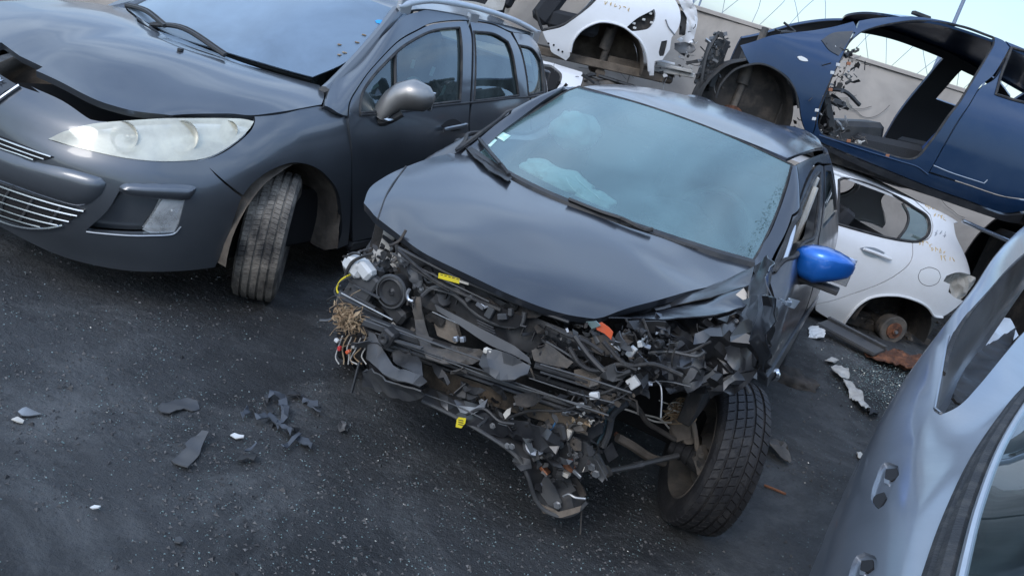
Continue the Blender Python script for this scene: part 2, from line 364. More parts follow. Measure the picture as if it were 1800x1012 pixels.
def panel(name, net, outline, m, parent, holes=(), sym=False, mirror=False, flange=.018, gap=.002, step=.045, off=0, warp=None, corner=42, edge=.03, label=None, raw=False, smooth_geo=False, dome=0):
    """sheet-metal panel: outline (directions seen, or local 3-D points) laid on a net, with an inward flange round every edge"""
    S = np.array([net.su, net.sv])
    def loop(pts, half, g):
        uv = pts if isinstance(pts, np.ndarray) else net.inv(pts)
        uv = np.array(uv, float)
        if half: m_ = net.mir(uv)[::-1]; uv = np.concatenate([uv, m_])
        q = np.array(spl(uv*S, edge, True, corner)); 
        k = [i for i in range(len(q)) if np.linalg.norm(q[i]-q[i-1]) > .004]; q = q[k]
        return shrink(q, g) if g else q
    loops = [loop(outline, sym, gap)]
    for h in holes:
        hs = sym if not (isinstance(h, tuple) and h[0] == 'pair') else False; pts = h[1] if isinstance(h, tuple) and isinstance(h[0], str) else h
        if isinstance(h, tuple) and h[0] == 'one': hs = False
        loops.append(loop(pts, hs, -gap))
        if isinstance(h, tuple) and h[0] == 'pair':
            uv = net.mir(net.inv(pts)); q = np.array(spl(uv*S, edge, True, corner)); loops.append(q)
    lo, hi = loops[0].min(0), loops[0].max(0)
    gx, gy = np.meshgrid(np.arange(lo[0], hi[0], step), np.arange(lo[1], hi[1], step)); G_ = np.stack([gx.ravel(), gy.ravel()], 1)
    k = inside(G_, loops[0]); G_ = G_[k]
    for h in loops[1:]: G_ = G_[~inside(G_, h)]
    dd = np.full(len(G_), 1e9)
    for h in loops: dd = np.minimum(dd, segdist(G_, h))
    G_ = G_[dd > step*.42]
    V = [Vector(map(float, p)) for lp in loops for p in lp]+[Vector(map(float, p)) for p in G_]; E_ = []; b = 0
    for lp in loops:
        n = len(lp); E_ += [(b+i, b+(i+1)%n) for i in range(n)]; b += n
    vo, eo, fo, ov, oe, of = delaunay_2d_cdt(V, E_, [], 0, 1e-6)
    W = np.array([(p.x, p.y) for p in vo]); cen = np.array([W[list(f)].mean(0) for f in fo])
    k = inside(cen, loops[0])
    for h in loops[1:]: k &= ~inside(cen, h)
    fo = [f for f, q in zip(fo, k) if q]
    uv = W/S; P = net.pos(uv); N = net.nor(uv)
    if off: P = P+N*off
    if dome:
        dd = np.full(len(W), 1e9)
        for h in loops: dd = np.minimum(dd, segdist(W, h))
        P = P+N*(dome*(1-np.exp(-dd/.016)))[:, None]; smooth_geo = True
    if warp is not None: P = warp(P, N)
    # outward edge loops from the triangles kept
    cnt = {}
    for f in fo:
        for i in range(3):
            a, b2 = f[i], f[(i+1)%3]; cnt[(a, b2)] = cnt.get((a, b2), 0)+1
    bed = [(a, b2) for (a, b2) in cnt if (b2, a) not in cnt]
    # orientation against the net normal
    f0 = fo[len(fo)//2]; fn = np.cross(P[f0[1]]-P[f0[0]], P[f0[2]]-P[f0[0]]); rev = fn@N[f0[0]] < 0
    verts = [tuple(p) for p in P]; vn = [tuple(x) for x in N]; faces = [tuple(f[::-1]) if rev else tuple(f) for f in fo]
    idx = {}
    def fl(i, lv, tdir=None):
        key = (i, lv)
        if key not in idx:
            idx[key] = len(verts); verts.append(tuple(P[i]-N[i]*(flange if lv else 0))); vn.append((0, 0, 0))
        return idx[key]
    fc = []
    tang = {}
    for (a, b2) in bed:
        e = P[b2]-P[a]; t = np.cross(e, N[a])*(1 if not rev else -1); l_ = np.linalg.norm(t)
        if l_ < 1e-9: continue
        t = t/l_
        for i in (a, b2): tang[i] = tang.get(i, 0)+t
        q = [fl(a, 0), fl(b2, 0), fl(b2, 1), fl(a, 1)]
        q = q[::-1] if not rev else q
        fc.append(tuple(q))
    for (i, lv), vi in idx.items():
        t = tang.get(i); t = t/(np.linalg.norm(t)+1e-9); vn[vi] = tuple(t)
    faces += fc
    def mk(verts, vn, faces, nm):
        me = bpy.data.meshes.new(nm); me.from_pydata(verts, [], faces); me.shade_smooth()
        if warp is None and not smooth_geo:
            ln = [vn[l2.vertex_index] for l2 in me.loops]
            me.normals_split_custom_set(ln)
        else:
            try: me.set_sharp_from_angle(angle=R_(40))
            except Exception: pass
        o = link(nm, me, m, parent)
        if label: o['label'] = label
        return o
    o = mk(verts, vn, faces, name)
    if mirror:
        o2 = mk([(x, -y, z) for x, y, z in verts], [(x, -y, z) for x, y, z in vn], [f[::-1] for f in faces], name)
        if label and 'label' in o2: del o2['label']
        return o, o2
    return o
def curve_on(net, pts, off=0, d=.02, corner=50, closed=False, raw=False):
    S = np.array([net.su, net.sv]); uv = np.array(spl(net.inv(pts)*S, d, closed, corner))/S
    return net.pos(uv)+net.nor(uv)*off
def trim(name, net, pts, r, m, parent, off=0, mirror=False, closed=False, n=6, flat=None):
    P = curve_on(net, pts, off, closed=closed); mb = MB().tube(P, r, n, closed=closed); o = mb.build(name, m, parent)
    if mirror: 
        Q = [(x, -y, z) for x, y, z in P]; MB().tube(Q, r, n, closed=closed).build(name, m, parent)
    return o
def sheet(name, fr, pts, ax, val, m, parent, amp=.01, sc=9, thick=.003, seed=0, step=.03, depth=None, smooth=True):
    """crumpled sheet: outline seen, lying near the plane axis=val (val may be one number per point)"""
    vals = val if hasattr(val, '__len__') else [val]*len(pts)
    Q = np.array([fr.at(u, v, ax, w) for (u, v), w in zip(pts, vals)]); Q = np.array(spl(Q, .03, True, 16))
    c = Q.mean(0); _, _, vt = np.linalg.svd(Q-c); e1, e2, n = vt; L2 = np.stack([(Q-c)@e1, (Q-c)@e2], 1)
    lo, hi = L2.min(0), L2.max(0); gx, gy = np.meshgrid(np.arange(lo[0], hi[0], step), np.arange(lo[1], hi[1], step)); G_ = np.stack([gx.ravel(), gy.ravel()], 1)
    G_ = G_[inside(G_, L2)]
    if len(G_): G_ = G_[segdist(G_, L2) > step*.4]
    V = [Vector(map(float, p)) for p in L2]+[Vector(map(float, p)) for p in G_]; k = len(L2)
    vo, eo, fo, *_x = delaunay_2d_cdt(V, [(i, (i+1)%k) for i in range(k)], [], 0, 1e-6)
    W = np.array([(p.x, p.y) for p in vo]); cen = np.array([W[list(f)].mean(0) for f in fo]); kk = inside(cen, L2); fo = [f for f, q in zip(fo, kk) if q]
    w = Q-c; hgt = (w@n)
    out = []
    for p in W:
        d = np.linalg.norm(L2-p, axis=1); wt = 1/(d+1e-3)**3; h0 = (hgt*wt).sum()/wt.sum()
        q = Vector((p[0]*sc, p[1]*sc, seed*7.3)); h0 += amp*(noise.noise(q)*1.5+1.5*(abs(noise.noise(q*1.9))-.2)+.5*noise.noise(q*4.1))
        out.append(c+p[0]*e1+p[1]*e2+h0*n)
    me = bpy.data.meshes.new(name); me.from_pydata([tuple(p) for p in out], [], [tuple(f) for f in fo])
    bm = bmesh.new(); bm.from_mesh(me); bmesh.ops.recalc_face_normals(bm, faces=bm.faces)
    bm.normal_update(); tv = bm.verts[:]; bd = [e for e in bm.edges if len(e.link_faces) == 1]; cp = {v: bm.verts.new(v.co-v.normal*thick) for v in tv}
    for f_ in bm.faces[:]: bm.faces.new([cp[v] for v in reversed(f_.verts)])
    for e in bd:
        a_, b_ = e.verts
        try: bm.faces.new([a_, b_, cp[b_], cp[a_]])
        except ValueError: pass
    bmesh.ops.recalc_face_normals(bm, faces=bm.faces); bm.to_mesh(me); bm.free()
    if smooth:
        me.shade_smooth()
        try: me.set_sharp_from_angle(angle=R_(32))
        except Exception: pass
    return link(name, me, m, parent)
def tyre_mesh(R, W, rim, blocks=58, ribs=4, depth=.010, groove=.011, chunky=False):
    mb = MB(); w = W/2
    prof = [(-w*.74, rim), (-w*.86, rim+.012), (-w*.99, rim+(R-rim)*.45), (-w*1.0, rim+(R-rim)*.6), (-w*.93, R-.022), (-w*.84, R-depth-.002), (-w*.4, R-depth+.001), (0, R-depth+.002),
            (w*.4, R-depth+.001), (w*.84, R-depth-.002), (w*.93, R-.022), (w*1.0, rim+(R-rim)*.6), (w*.99, rim+(R-rim)*.45), (w*.86, rim+.012), (w*.74, rim), (w*.5, rim-.012), (-w*.5, rim-.012)]
    mb.lathe(prof, 72, closed=True)
    rw = (2*w*.86-groove*(ribs-1))/ribs
    for k in range(ribs):
        y0 = -w*.86+k*(rw+groove); edge = k in (0, ribs-1)
        nb = blocks if not edge or not chunky else blocks
        for i in range(nb):
            a0 = 2*math.pi*(i+.5*(k % 2))/nb; da = 2*math.pi/nb*(.86 if chunky else .9); sk_ = (.35 if k < ribs/2 else -.35)*2*math.pi/nb*(1 if chunky else .6)
            V = []
            for (yy, s2) in ((y0, 0), (y0+rw, 1)):
                for aa in (a0, a0+da):
                    A = aa+sk_*(s2-.5)
                    drop = .012*max(0, (abs(yy)/w-.55)/.45)**2
                    for r in (R-depth-.006, R-drop): V.append((r*math.cos(A), yy, r*math.sin(A)))
            mb.add(V, [(1,3,7,5),(0,1,5,4),(2,6,7,3),(0,2,3,1),(4,5,7,6)])
            if edge:   # shoulder lug running down the side
                ye = y0 if k == 0 else y0+rw; sg = -1 if k == 0 else 1; V = []
                for aa in (a0+sk_*(-.5 if k == 0 else .5), a0+da+sk_*(-.5 if k == 0 else .5)):
                    for (yy, r) in ((ye, R-.012), (ye+sg*w*.10, R-.026), (ye+sg*w*.06, R-.032), (ye-sg*.01, R-.018)): V.append((r*math.cos(aa), yy, r*math.sin(aa)))
                mb.add(V, [(0,1,5,4),(1,2,6,5),(0,3,2,1),(4,5,6,7)])
    return mb
def hexbolt(mb, c, r, axis='x', h=None):
    h = h or r*.8; rot = {'x': rz(-math.pi/2), 'y': None, 'z': rx(math.pi/2)}[axis]
    mb.lathe([(0, r*1.25), (h*.2, r*1.25), (h*.2, r*.9), (h, r*.85), (h, .0005)], 6, c, rot)

def junk(mb, r, c, s_):
    """one small torn piece: bent strip, shard, hose, stepped bush or bracket"""
    c = np.array(c, float); R3 = rx(r.gauss(-.3, .8))@ry(r.gauss(0, .6))@rz(r.gauss(0, .6)); t = r.random()
    if t < .13:
        P = [c]; d = R3@np.array([r.gauss(0,.3), 1, r.gauss(0,.3)])
        for _ in range(3): P.append(P[-1]+d*s_*.8); d = d+np.array([r.gauss(0,.4), r.gauss(0,.5), r.gauss(0,.5)])
        q = r.uniform(.0015,.0055); mb.tube(spl(P, 3), q, 6)
    elif t < .62:        # ribbon with a fold, real thickness
        w_ = s_*r.uniform(.2,.7); th = r.uniform(.0012,.003); L_ = s_*r.uniform(.6,1.3); k = r.randint(2,4); pts = []; ang = 0; p = np.array([0.,0.])
        for i in range(k+1): pts.append(p.copy()); ang += r.gauss(0,.7); p = p+L_/k*2*np.array([math.cos(ang), math.sin(ang)])
        V = []
        for i, q in enumerate(pts):
            ww = w_*(1-.35*r.random())
            for sx in (-ww/2, ww/2):
                for dz in (0, th): V.append(c+R3@np.array([q[1]+dz, q[0], sx+r.gauss(0, .06)*s_]))
        Fs = []
        for i in range(k):
            a = i*4; b = a+4; Fs += [(a,a+2,b+2,b),(a+1,b+1,b+3,a+3),(a,b,b+1,a+1),(a+2,a+3,b+3,b+2)]
        Fs += [(0,1,3,2),(k*4,k*4+2,k*4+3,k*4+1)]; mb.add(V, Fs)
    elif t < .82:        # irregular flat shard
        n = r.randint(4,6); A0 = r.random()*6; P = [(0, s_*r.uniform(.35,1)*math.cos(A0+i*6.28/n), s_*r.uniform(.25,.7)*math.sin(A0+i*6.28/n)) for i in range(n)]
        V = [c+R3@np.array(p)+R3@np.array([r.gauss(0,.08)*s_,0,0]) for p in P]; d = R3@np.array([.003,0,0]); mb.prism(V, d)
    elif t < .93:
        a = s_*r.uniform(.25,.5); mb.lathe([(-a,.0005),(-a,a*.8),(-a*.2,a*.8),(-a*.2,a),(a*.5,a),(a*.6,a*.7),(a*.3,a*.55),(a*.3,.0005)], 12, c, R3@rz(-1.57))
    else:
        mb.box(c, (s_*.25, s_*r.uniform(.4,1.3), s_*r.uniform(.3,.6)), R3, bev=.35)
# ------------------------------------------------------------------ ground
rng = random.Random(7)
def gz(x, y):
    return .012*noise.noise(Vector((x*.9, y*.9, 0)))+.006*noise.noise(Vector((x*4, y*4, 3)))
mb = MB()
xs = sorted(set([-400,-150,-60,-30,-15,-8]+[round(-5+i*.08, 3) for i in range(126)]+[8,15,30,60,150,400])); ys = sorted(set([-400,-150,-60,-30,-10,-3,0]+[round(.5+i*.08, 3) for i in range(100)]+[10,13,20,40,90,200,400]))
nx = len(xs); V = [(x, y, gz(x, y) if -6 < x < 7 and -.1 < y < 9 else 0) for y in ys for x in xs]
Fs = [(j*nx+i, j*nx+i+1, (j+1)*nx+i+1, (j+1)*nx+i) for j in range(len(ys)-1) for i in range(nx-1)]
mb.add(V, Fs)
gm = bpy.data.materials.new('ground'); gm.use_nodes = True; n = gm.node_tree.nodes; l = gm.node_tree.links.new; b = n['Principled BSDF']
t = n.new('ShaderNodeTexCoord')
def _n(sc, det=8, ro=.62, dist=0):
    a = n.new('ShaderNodeTexNoise'); a.inputs['Scale'].default_value = sc; a.inputs['Detail'].default_value = det; a.inputs['Roughness'].default_value = ro
    a.inputs['Distortion'].default_value = dist; l(t.outputs['Object'], a.inputs[0]); return a
def _r(src, p0, p1, c0, c1):
    r = n.new('ShaderNodeValToRGB'); r.color_ramp.elements[0].position = p0; r.color_ramp.elements[1].position = p1
    r.color_ramp.elements[0].color = (*c0, 1); r.color_ramp.elements[1].color = (*c1, 1); l(src, r.inputs[0]); return r.outputs[0]
def _m(f, a, b_, mode='MIX'):
    x = n.new('ShaderNodeMix'); x.data_type = 'RGBA'; x.blend_type = mode
    if isinstance(f, float): x.inputs[0].default_value = f
    else: l(f, x.inputs[0])
    l(a, x.inputs[6])
    if isinstance(b_, tuple): x.inputs[7].default_value = (*b_, 1)
    else: l(b_, x.inputs[7])
    return x.outputs[2]
c1 = _r(_n(1.1, 10, .66, .4).outputs[0], .36, .68, (.018,.019,.020), (.054,.056,.058))
c2 = _m(_r(_n(28, 6, .7).outputs[0], .52, .74, (0,0,0), (.7,.7,.7)), c1, (.046,.052,.060))
c3 = _m(_r(_n(.8, 7, .6, .8).outputs[0], .56, .78, (0,0,0), (.55,.55,.55)), c2, (.040,.036,.031))
vo = n.new('ShaderNodeTexVoronoi'); vo.inputs['Scale'].default_value = 150; l(t.outputs['Object'], vo.inputs[0])
sp = _r(vo.outputs['Distance'], .10, .16, (1,1,1), (0,0,0)); vc = n.new('ShaderNodeSeparateColor'); l(vo.outputs['Color'], vc.inputs[0])
pick = _r(vc.outputs[0], .86, .88, (0,0,0), (1,1,1)); patch = _r(_n(1.6, 5, .7).outputs[0], .42, .62, (.15,.15,.15), (1,1,1))
f1 = _m(1.0, sp, pick, 'MULTIPLY'); f2 = _m(1.0, f1, patch, 'MULTIPLY')
c3 = _m(_r(_n(.55, 6, .62, 1.2).outputs[0], .50, .60, (0,0,0), (.7,.7,.7)), c3, (.012,.013,.014))
c3 = _m(_r(_n(1.3, 9, .75, .6).outputs[0], .50, .70, (0,0,0), (.9,.9,.9)), c3, (.115,.118,.118))
c4 = _m(f2, c3, (.11,.13,.13)); l(c4, b.inputs['Base Color'])
rr = _r(_n(3.5, 8, .7).outputs[0], .35, .7, (.52,.52,.52), (.92,.92,.92)); l(rr, b.inputs['Roughness'])
bp = n.new('ShaderNodeBump'); bp.inputs['Strength'].default_value = .9; bp.inputs['Distance'].default_value = .02; l(_n(34, 10, .72).outputs[0], bp.inputs['Height'])
bp2 = n.new('ShaderNodeBump'); bp2.inputs['Strength'].default_value = .7; bp2.inputs['Distance'].default_value = .05; l(_n(6, 6, .6).outputs[0], bp2.inputs['Height'])
l(bp2.outputs[0], bp.inputs['Normal']); l(bp.outputs[0], b.inputs['Normal'])
g = mb.build('ground', gm, None, smooth=0); tag(g, 'dark trodden dirt and broken asphalt of the yard, sprinkled with glass', kind='structure')
g.data.shade_smooth()
W0 = Frame((0, 0, 0), 0)
def ground_at(u, v):
    p = W0.at(u, v, 2, 0); p[2] = gz(p[0], p[1]); return p
# glass crumbs and grit
def crumbs(name, n_, m, size, dens, seed, label):
    r = random.Random(seed); mb = MB(); k = 0
    while k < n_:
        u = r.uniform(-40, 1840); v = r.uniform(380, 1040)
        p = W0.at(u, v, 2, 0)
        if p[1] < 0 or p[1] > 9.5 or abs(p[0]) > 6.5: continue
        if noise.noise(Vector((p[0]*1.3, p[1]*1.3, 5)))+.5*noise.noise(Vector((p[0]*5, p[1]*5, 9))) < dens-r.random()*.8: continue
        z = gz(p[0], p[1]); s_ = size*(.4+r.random()**2*1.4); a = r.random()*6.28; c, s3 = math.cos(a), math.sin(a)
        q = [(s_, 0, 0), (-s_*.6, s_*.7*r.uniform(.5, 1.2), 0), (-s_*.5, -s_*r.uniform(.4, .9), 0), (0, 0, s_*r.uniform(.4, 1.1))]
        mb.add([(p[0]+x*c-y*s3, p[1]+x*s3+y*c, z+zz+.0015) for x, y, zz in q], [(0,1,3),(1,2,3),(2,0,3)]); k += 1
    o = mb.build(name, m, None, smooth=0, recalc=False); tag(o, label, kind='stuff')
crumbs('glass_crumbs', 8000, 'chip_glass', .0029, .2, 3, 'pale green crumbs of shattered window glass scattered over the dirt')
crumbs('grit', 7000, 'rubble', .006, .1, 4, 'dark grit and stone chips lying over the yard')
crumbs('dark_chips', 260, 'plastic', .009, .15, 8, 'small dark plastic chips trodden into the dirt')
# ------------------------------------------------------------------ concrete wall with wire
cm = mat('concrete', (.46,.415,.365), .9, col2=(.31,.28,.25), nscale=2.2, npos=(.35,.68), bump=.35, bscale=9, dust=.35, dustcol=(.46,.43,.40), dscale=.9, ndist=.5)
WY, WH = 11.0, 2.19
wall = bpy.data.objects.new('concrete_wall', None); COL.objects.link(wall); wall.location = (0, WY, 0)
tag(wall, 'pale concrete perimeter wall with coiled wire on top, behind the stacked shells', 'wall')
x = -9.0; k = 0
while x < 14:
    w_ = 2.4; mb = MB()
    nxx, nzz = 30, 26; V = []
    for j in range(nzz+1):
        for i in range(nxx+1):
            px_ = x+.004+(w_-.008)*i/nxx; pz = -.05+(WH+.05)*j/nzz; q = Vector((px_*1.2, pz*1.5, 2))
            V.append((px_, -.02*noise.noise(q)-.013*noise.noise(q*4)-.006*abs(noise.noise(q*11)), pz))
    Fs = [(j*(nxx+1)+i, j*(nxx+1)+i+1, (j+1)*(nxx+1)+i+1, (j+1)*(nxx+1)+i) for j in range(nzz) for i in range(nxx)]
    mb.add(V, Fs); mb.box((x+w_/2, .12, WH/2), (w_-.008, .16, WH), bev=.05); mb.build('wall_panel', cm, wall, smooth=40, recalc=False)
    x += w_; k += 1
# cracks and old cable marks: thin dark rods fixed to the wall
mb = MB(); r = random.Random(11)
for k in range(34):
    x0 = r.uniform(-.5, 6.5); z0 = r.uniform(.9, 2.1); P = [(x0, -.028, z0)]
    a = r.uniform(-1.2, .6)
    for i in range(7): a += r.uniform(-.5, .5); x0 += .09*math.cos(a); z0 += .09*math.sin(a); P.append((x0, -.027, min(z0, 2.15)))
    mb.tube(spl(P, 3), .0035, 4)
o = mb.build('wall_cable', 'plastic_grey', wall)
mb = MB()
cp_ = [(.0+i*.25, -.02+.012*math.sin(i), WH+.004) for i in range(-10, 50)]
mb = MB().box((2, .1, WH+.03), (22, .26, .05), bev=.2); mb.build('coping', cm, wall)
wm = mat('wire', (.22,.27,.36), .6, .3)
mb = MB(); r = random.Random(5)
for k in range(-4, 30):                      # sagging loops of concertina wire
    x0 = k*.42+r.uniform(-.08, .08); hh = r.uniform(.42, .62); ww = r.uniform(.2, .3)
    P = [(x0-ww, .1, WH+.06), (x0-ww*.45, .1+r.uniform(-.1, .1), WH+hh*.7), (x0+r.uniform(-.04, .06), .1, WH+hh), (x0+ww*.35, .1+r.uniform(-.1, .1), WH+hh*.65), (x0+ww*.6+r.uniform(-.1, .1), .1, WH+.06)]
    mb.tube(spl(P, 6), .0034, 5)
mb.build('concertina_wire', wm, wall)
for x0 in (1.05, 1.13, 4.05, 4.62, 7.4):
    mb = MB().tube([(x0, .1, WH), (x0+.02, .1, WH+.62)], .012, 6); mb.box((x0+.02, .1, WH+.64), (.03, .03, .03)); mb.build('wire_post', wm, wall)
# far lamp post seen over the blue shell
t_ = bpy.data.objects.new('street_lamp', None); COL.objects.link(t_); t_.location = (9.4, 26, 0); tag(t_, 'tiny far street lamp standing beyond the wall above the blue shell', 'street lamp')
MB().tube([(0,0,0), (0,0,6.36)], [.07,.05], 8).build('pole', wm, t_)
MB().box((0,0,6.38), (.42,.28,.09), bev=.4).build('lamp_head', 'plastic', t_)
# hills behind the photographer, mirrored in the glass and paint
mb = MB(); nn = 90; V = []; 
for i in range(nn+1):
    a = R_(95+170*i/nn*1.0); 
    for j, (rad, hk) in enumerate(((70, 0), (80, .45), (95, .85), (115, 1.0), (150, .6))):
        h = (8+5*noise.noise(Vector((i*.13, 0, 1)))+2*noise.noise(Vector((i*.5, j, 4))))*hk
        V.append((rad*math.sin(a)*1.0, rad*math.cos(a), h))
k = 5; mb.add(V, [(i*k+j, i*k+j+1, (i+1)*k+j+1, (i+1)*k+j) for i in range(nn) for j in range(k-1)])
hm = mat('hill_green', (.035,.05,.028), .95, col2=(.055,.07,.045), nscale=.2, bump=.6, bscale=1)
o = mb.build('hills', hm, None, smooth=0); tag(o, 'low dark green hills beyond the yard', kind='structure')
# ------------------------------------------------------------------ grey estate car
GF = Frame((-1.915, 4.233, 0), -1.906)
G = GF.empty('parked_car'); tag(G, 'dark grey estate car with foggy headlight and silver roof rails beside the black wreck', 'car')
F0 = [
[(.85,0,.20),(.90,0,.32),(.925,0,.46),(.925,0,.58),(.905,0,.67),(.88,0,.73),(.83,0,.79)],
[(.82,.35,.20),(.865,.36,.32),(.885,.37,.46),(.88,.37,.58),(.85,.37,.655),(.81,.385,.725),(.75,.40,.79)],
[(.70,.60,.20),(.735,.62,.32),(.75,.63,.46),(.735,.63,.58),(.70,.62,.665),(.63,.615,.75),(.55,.60,.83)],
[(.55,.745,.20),(.57,.765,.32),(.575,.775,.46),(.56,.775,.58),(.50,.76,.69),(.43,.735,.79),(.35,.70,.87)],
[(.36,.83,.20),(.37,.845,.32),(.375,.86,.46),(.37,.865,.58),(.33,.85,.71),(.26,.81,.82),(.18,.745,.91)],
[(.15,.87,.20),(.15,.885,.32),(.15,.895,.46),(.14,.90,.58),(.12,.885,.72),(.08,.84,.85),(.02,.76,.945)],
[(-.15,.88,.20),(-.15,.89,.32),(-.15,.90,.46),(-.15,.905,.60),(-.15,.895,.74),(-.16,.85,.88),(-.18,.775,.975)],
[(-.42,.87,.20),(-.42,.885,.32),(-.42,.895,.46),(-.42,.905,.62),(-.42,.90,.76),(-.42,.86,.92),(-.42,.79,1.01)],
[(-.8,.86,.20),(-.8,.885,.32),(-.8,.90,.46),(-.8,.907,.62),(-.8,.90,.78),(-.8,.87,.93),(-.8,.81,1.03)]]
half = [list(c) for c in F0]
full = [[(x, -y, z) for x, y, z in c] for c in half[:0:-1]]+half            # columns from the right side round the nose to the left
NF = Net(np.array(full).transpose(1, 0, 2), GF)                             # rows = height, columns = perimeter
levels = [(.87,.20),(.887,.34),(.90,.50),(.905,.65),(.90,.79),(.865,.93),(.815,1.04),(.745,1.19),(.665,1.345),(.585,1.455)]
def scol(x, k=1.0, shift=(0,0,0,0,0,0,0,0,0,0), dz=0): return [(x+shift[i], y*k, z+(dz if i > 5 else 0)) for i, (y, z) in enumerate(levels)]
SG = [[(-.16,.85,.20),(-.16,.867,.34),(-.16,.88,.50),(-.16,.885,.65),(-.16,.87,.79),(-.16,.845,.93),(-.34,.735,1.045),(-.575,.665,1.17),(-.80,.615,1.31),(-1.01,.55,1.435)],
      scol(-.30, 1, (0,0,0,0,0,0,-.08,-.30,-.53,-.72), -.01), scol(-.75, 1, (0,0,0,0,0,0,0,-.12,-.28,-.42)), scol(-1.2, 1, (0,0,0,0,0,0,0,-.03,-.08,-.13), .01),
      scol(-1.7, 1, dz=.015), scol(-2.2, 1, dz=.02), scol(-2.65, .995, dz=.02), scol(-3.0, .975, (0,0,0,0,0,0,0,.0,.02,.05), .015), scol(-3.22, .90, (0,0,0,0,0,0,0,.03,.08,.14), 0), scol(-3.32, .74, (0,0,0,0,0,0,0,.05,.12,.2), -.01)]
NS = Net(np.array(SG), GF)
# hood, standing slightly open
H0 = [[(.80,0,.90),(.62,0,.985),(.40,0,1.03),(.2,0,1.045),(.03,0,1.035)],
      [(.76,.22,.885),(.58,.22,.965),(.37,.22,1.012),(.17,.22,1.032),(0,.22,1.032)],
      [(.70,.42,.855),(.50,.42,.925),(.30,.43,.972),(.10,.44,1.003),(-.10,.44,1.02)],
      [(.57,.575,.845),(.40,.60,.895),(.22,.61,.945),(.0,.61,.983),(-.24,.61,1.012)],
      [(.52,.60,.825),(.36,.70,.865),(.16,.735,.915),(-.08,.755,.96),(-.42,.76,1.005)]]
Hf = [[(x, -y, z) for x, y, z in c] for c in H0[:0:-1]]+H0
NH = Net(np.array(Hf).transpose(1, 0, 2), GF)
hood = panel('hood', NH, [(.80,0,.895),(.79,.12,.885),(62,124),(120,163),(165,196),(205,208),(300,203),(400,200),(445,203),(500,196),(566,184),(562,150),(545,138),(440,112),(350,90),(260,50),(222,26),(0.03,0,1.035)], 'grey_paint', G, sym=True, flange=.03, step=.04, corner=38, warp=lambda P, N: P+np.array([[0, 0, .13*min(1, max(0, -p[1])/.55)*(.25+.75*min(1, max(0, (p[0]+.3)/.8)))] for p in P]))
for u, v in ((185,34),(317,90),(390,131),(386,127)):
    p = NH.pos(NH.inv([(u, v)]))[0]
    if u < 380: MB().box(p+np.array([0,0,.006]), (.032,.018,.014), rz(.3), bev=.3).build('washer_jet', 'plastic', G)
# bumper with its openings
grl = [(0,322),(75,348),(150,369),(128,384),(100,393),(60,397),(0,381)]
bum = panel('front_bumper', NF, [(.83,0,.79),(.81,.15,.79),(62,142),(110,177),(160,210),(190,214),(140,224),(85,245),(150,263),(220,278),(290,284),(348,281),(384,312),(425,346),(408,395),(395,432),(378,470),(280,478),(200,473),(100,452),(0,398),(.86,0,.19)],
    'grey_paint', G, sym=True, holes=[('pair', [(212,334),(222,328),(280,330),(332,333),(322,362),(314,392),(306,408),(250,410),(152,405),(190,370)])], flange=.022, step=.05)
# lower grille: a dark recess with chrome bars, laid just proud of the bumper skin
gr_out = [(.925,0,.50)]
def gsym(pts): return pts
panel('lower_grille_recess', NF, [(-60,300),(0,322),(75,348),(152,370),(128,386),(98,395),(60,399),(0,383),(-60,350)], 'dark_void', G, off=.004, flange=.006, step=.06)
for k, ln in enumerate([[(-40,309),(0,325),(70,349),(149,370)],[(-40,323),(0,339),(65,360),(138,378)],[(-40,336),(0,352),(58,371),(124,388)],[(-40,348),(0,364),(50,381),(104,394)],[(-40,360),(0,375),(40,388),(74,397)]]):
    trim('grille_bar', NF, ln, .0045, 'chrome', G, off=.010)
for k, ln in enumerate([[(22,330),(8,352),(4,372)],[(62,345),(50,366),(36,388)],[(110,360),(100,375),(90,392)],[(-20,316),(-30,350)]]):
    trim('grille_rib', NF, ln, .006, 'steel_dark', G, off=.006)
trim('grille_surround', NF, [(-60,352),(0,386),(45,399),(85,400),(112,395)], .006, 'chrome', G, off=.006)
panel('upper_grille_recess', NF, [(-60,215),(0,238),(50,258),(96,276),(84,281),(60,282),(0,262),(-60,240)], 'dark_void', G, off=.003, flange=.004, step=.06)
for ln in ([(-50,222),(0,243),(45,260),(92,276)],[(-50,230),(0,251),(40,266),(80,280)],[(-50,238),(0,259),(35,271),(62,281)]): trim('grille_bar', NF, ln, .004, 'chrome', G, off=.009)
# number-plate carrier: a raised pad
def bulge(P, N): return P
pad_out = [(-60,238),(0,262),(60,283),(120,296),(178,312),(187,322),(180,340),(158,357),(130,362),(75,346),(0,319),(-60,297)]
def padw(P, N):
    c = P.mean(0); return P+N*.018
panel('plate_carrier', NF, pad_out, 'grey_paint', G, off=.004, dome=.020, flange=.012, step=.02)
# bumper rub strip
panel('bumper_strip', NF, [(206,334),(214,324),(230,321),(290,322),(335,325),(345,329),(343,338),(334,350),(322,352),(280,350),(225,344)], 'grey_paint', G, off=.006, dome=.024, flange=.03, step=.012, edge=.015, mirror=True)
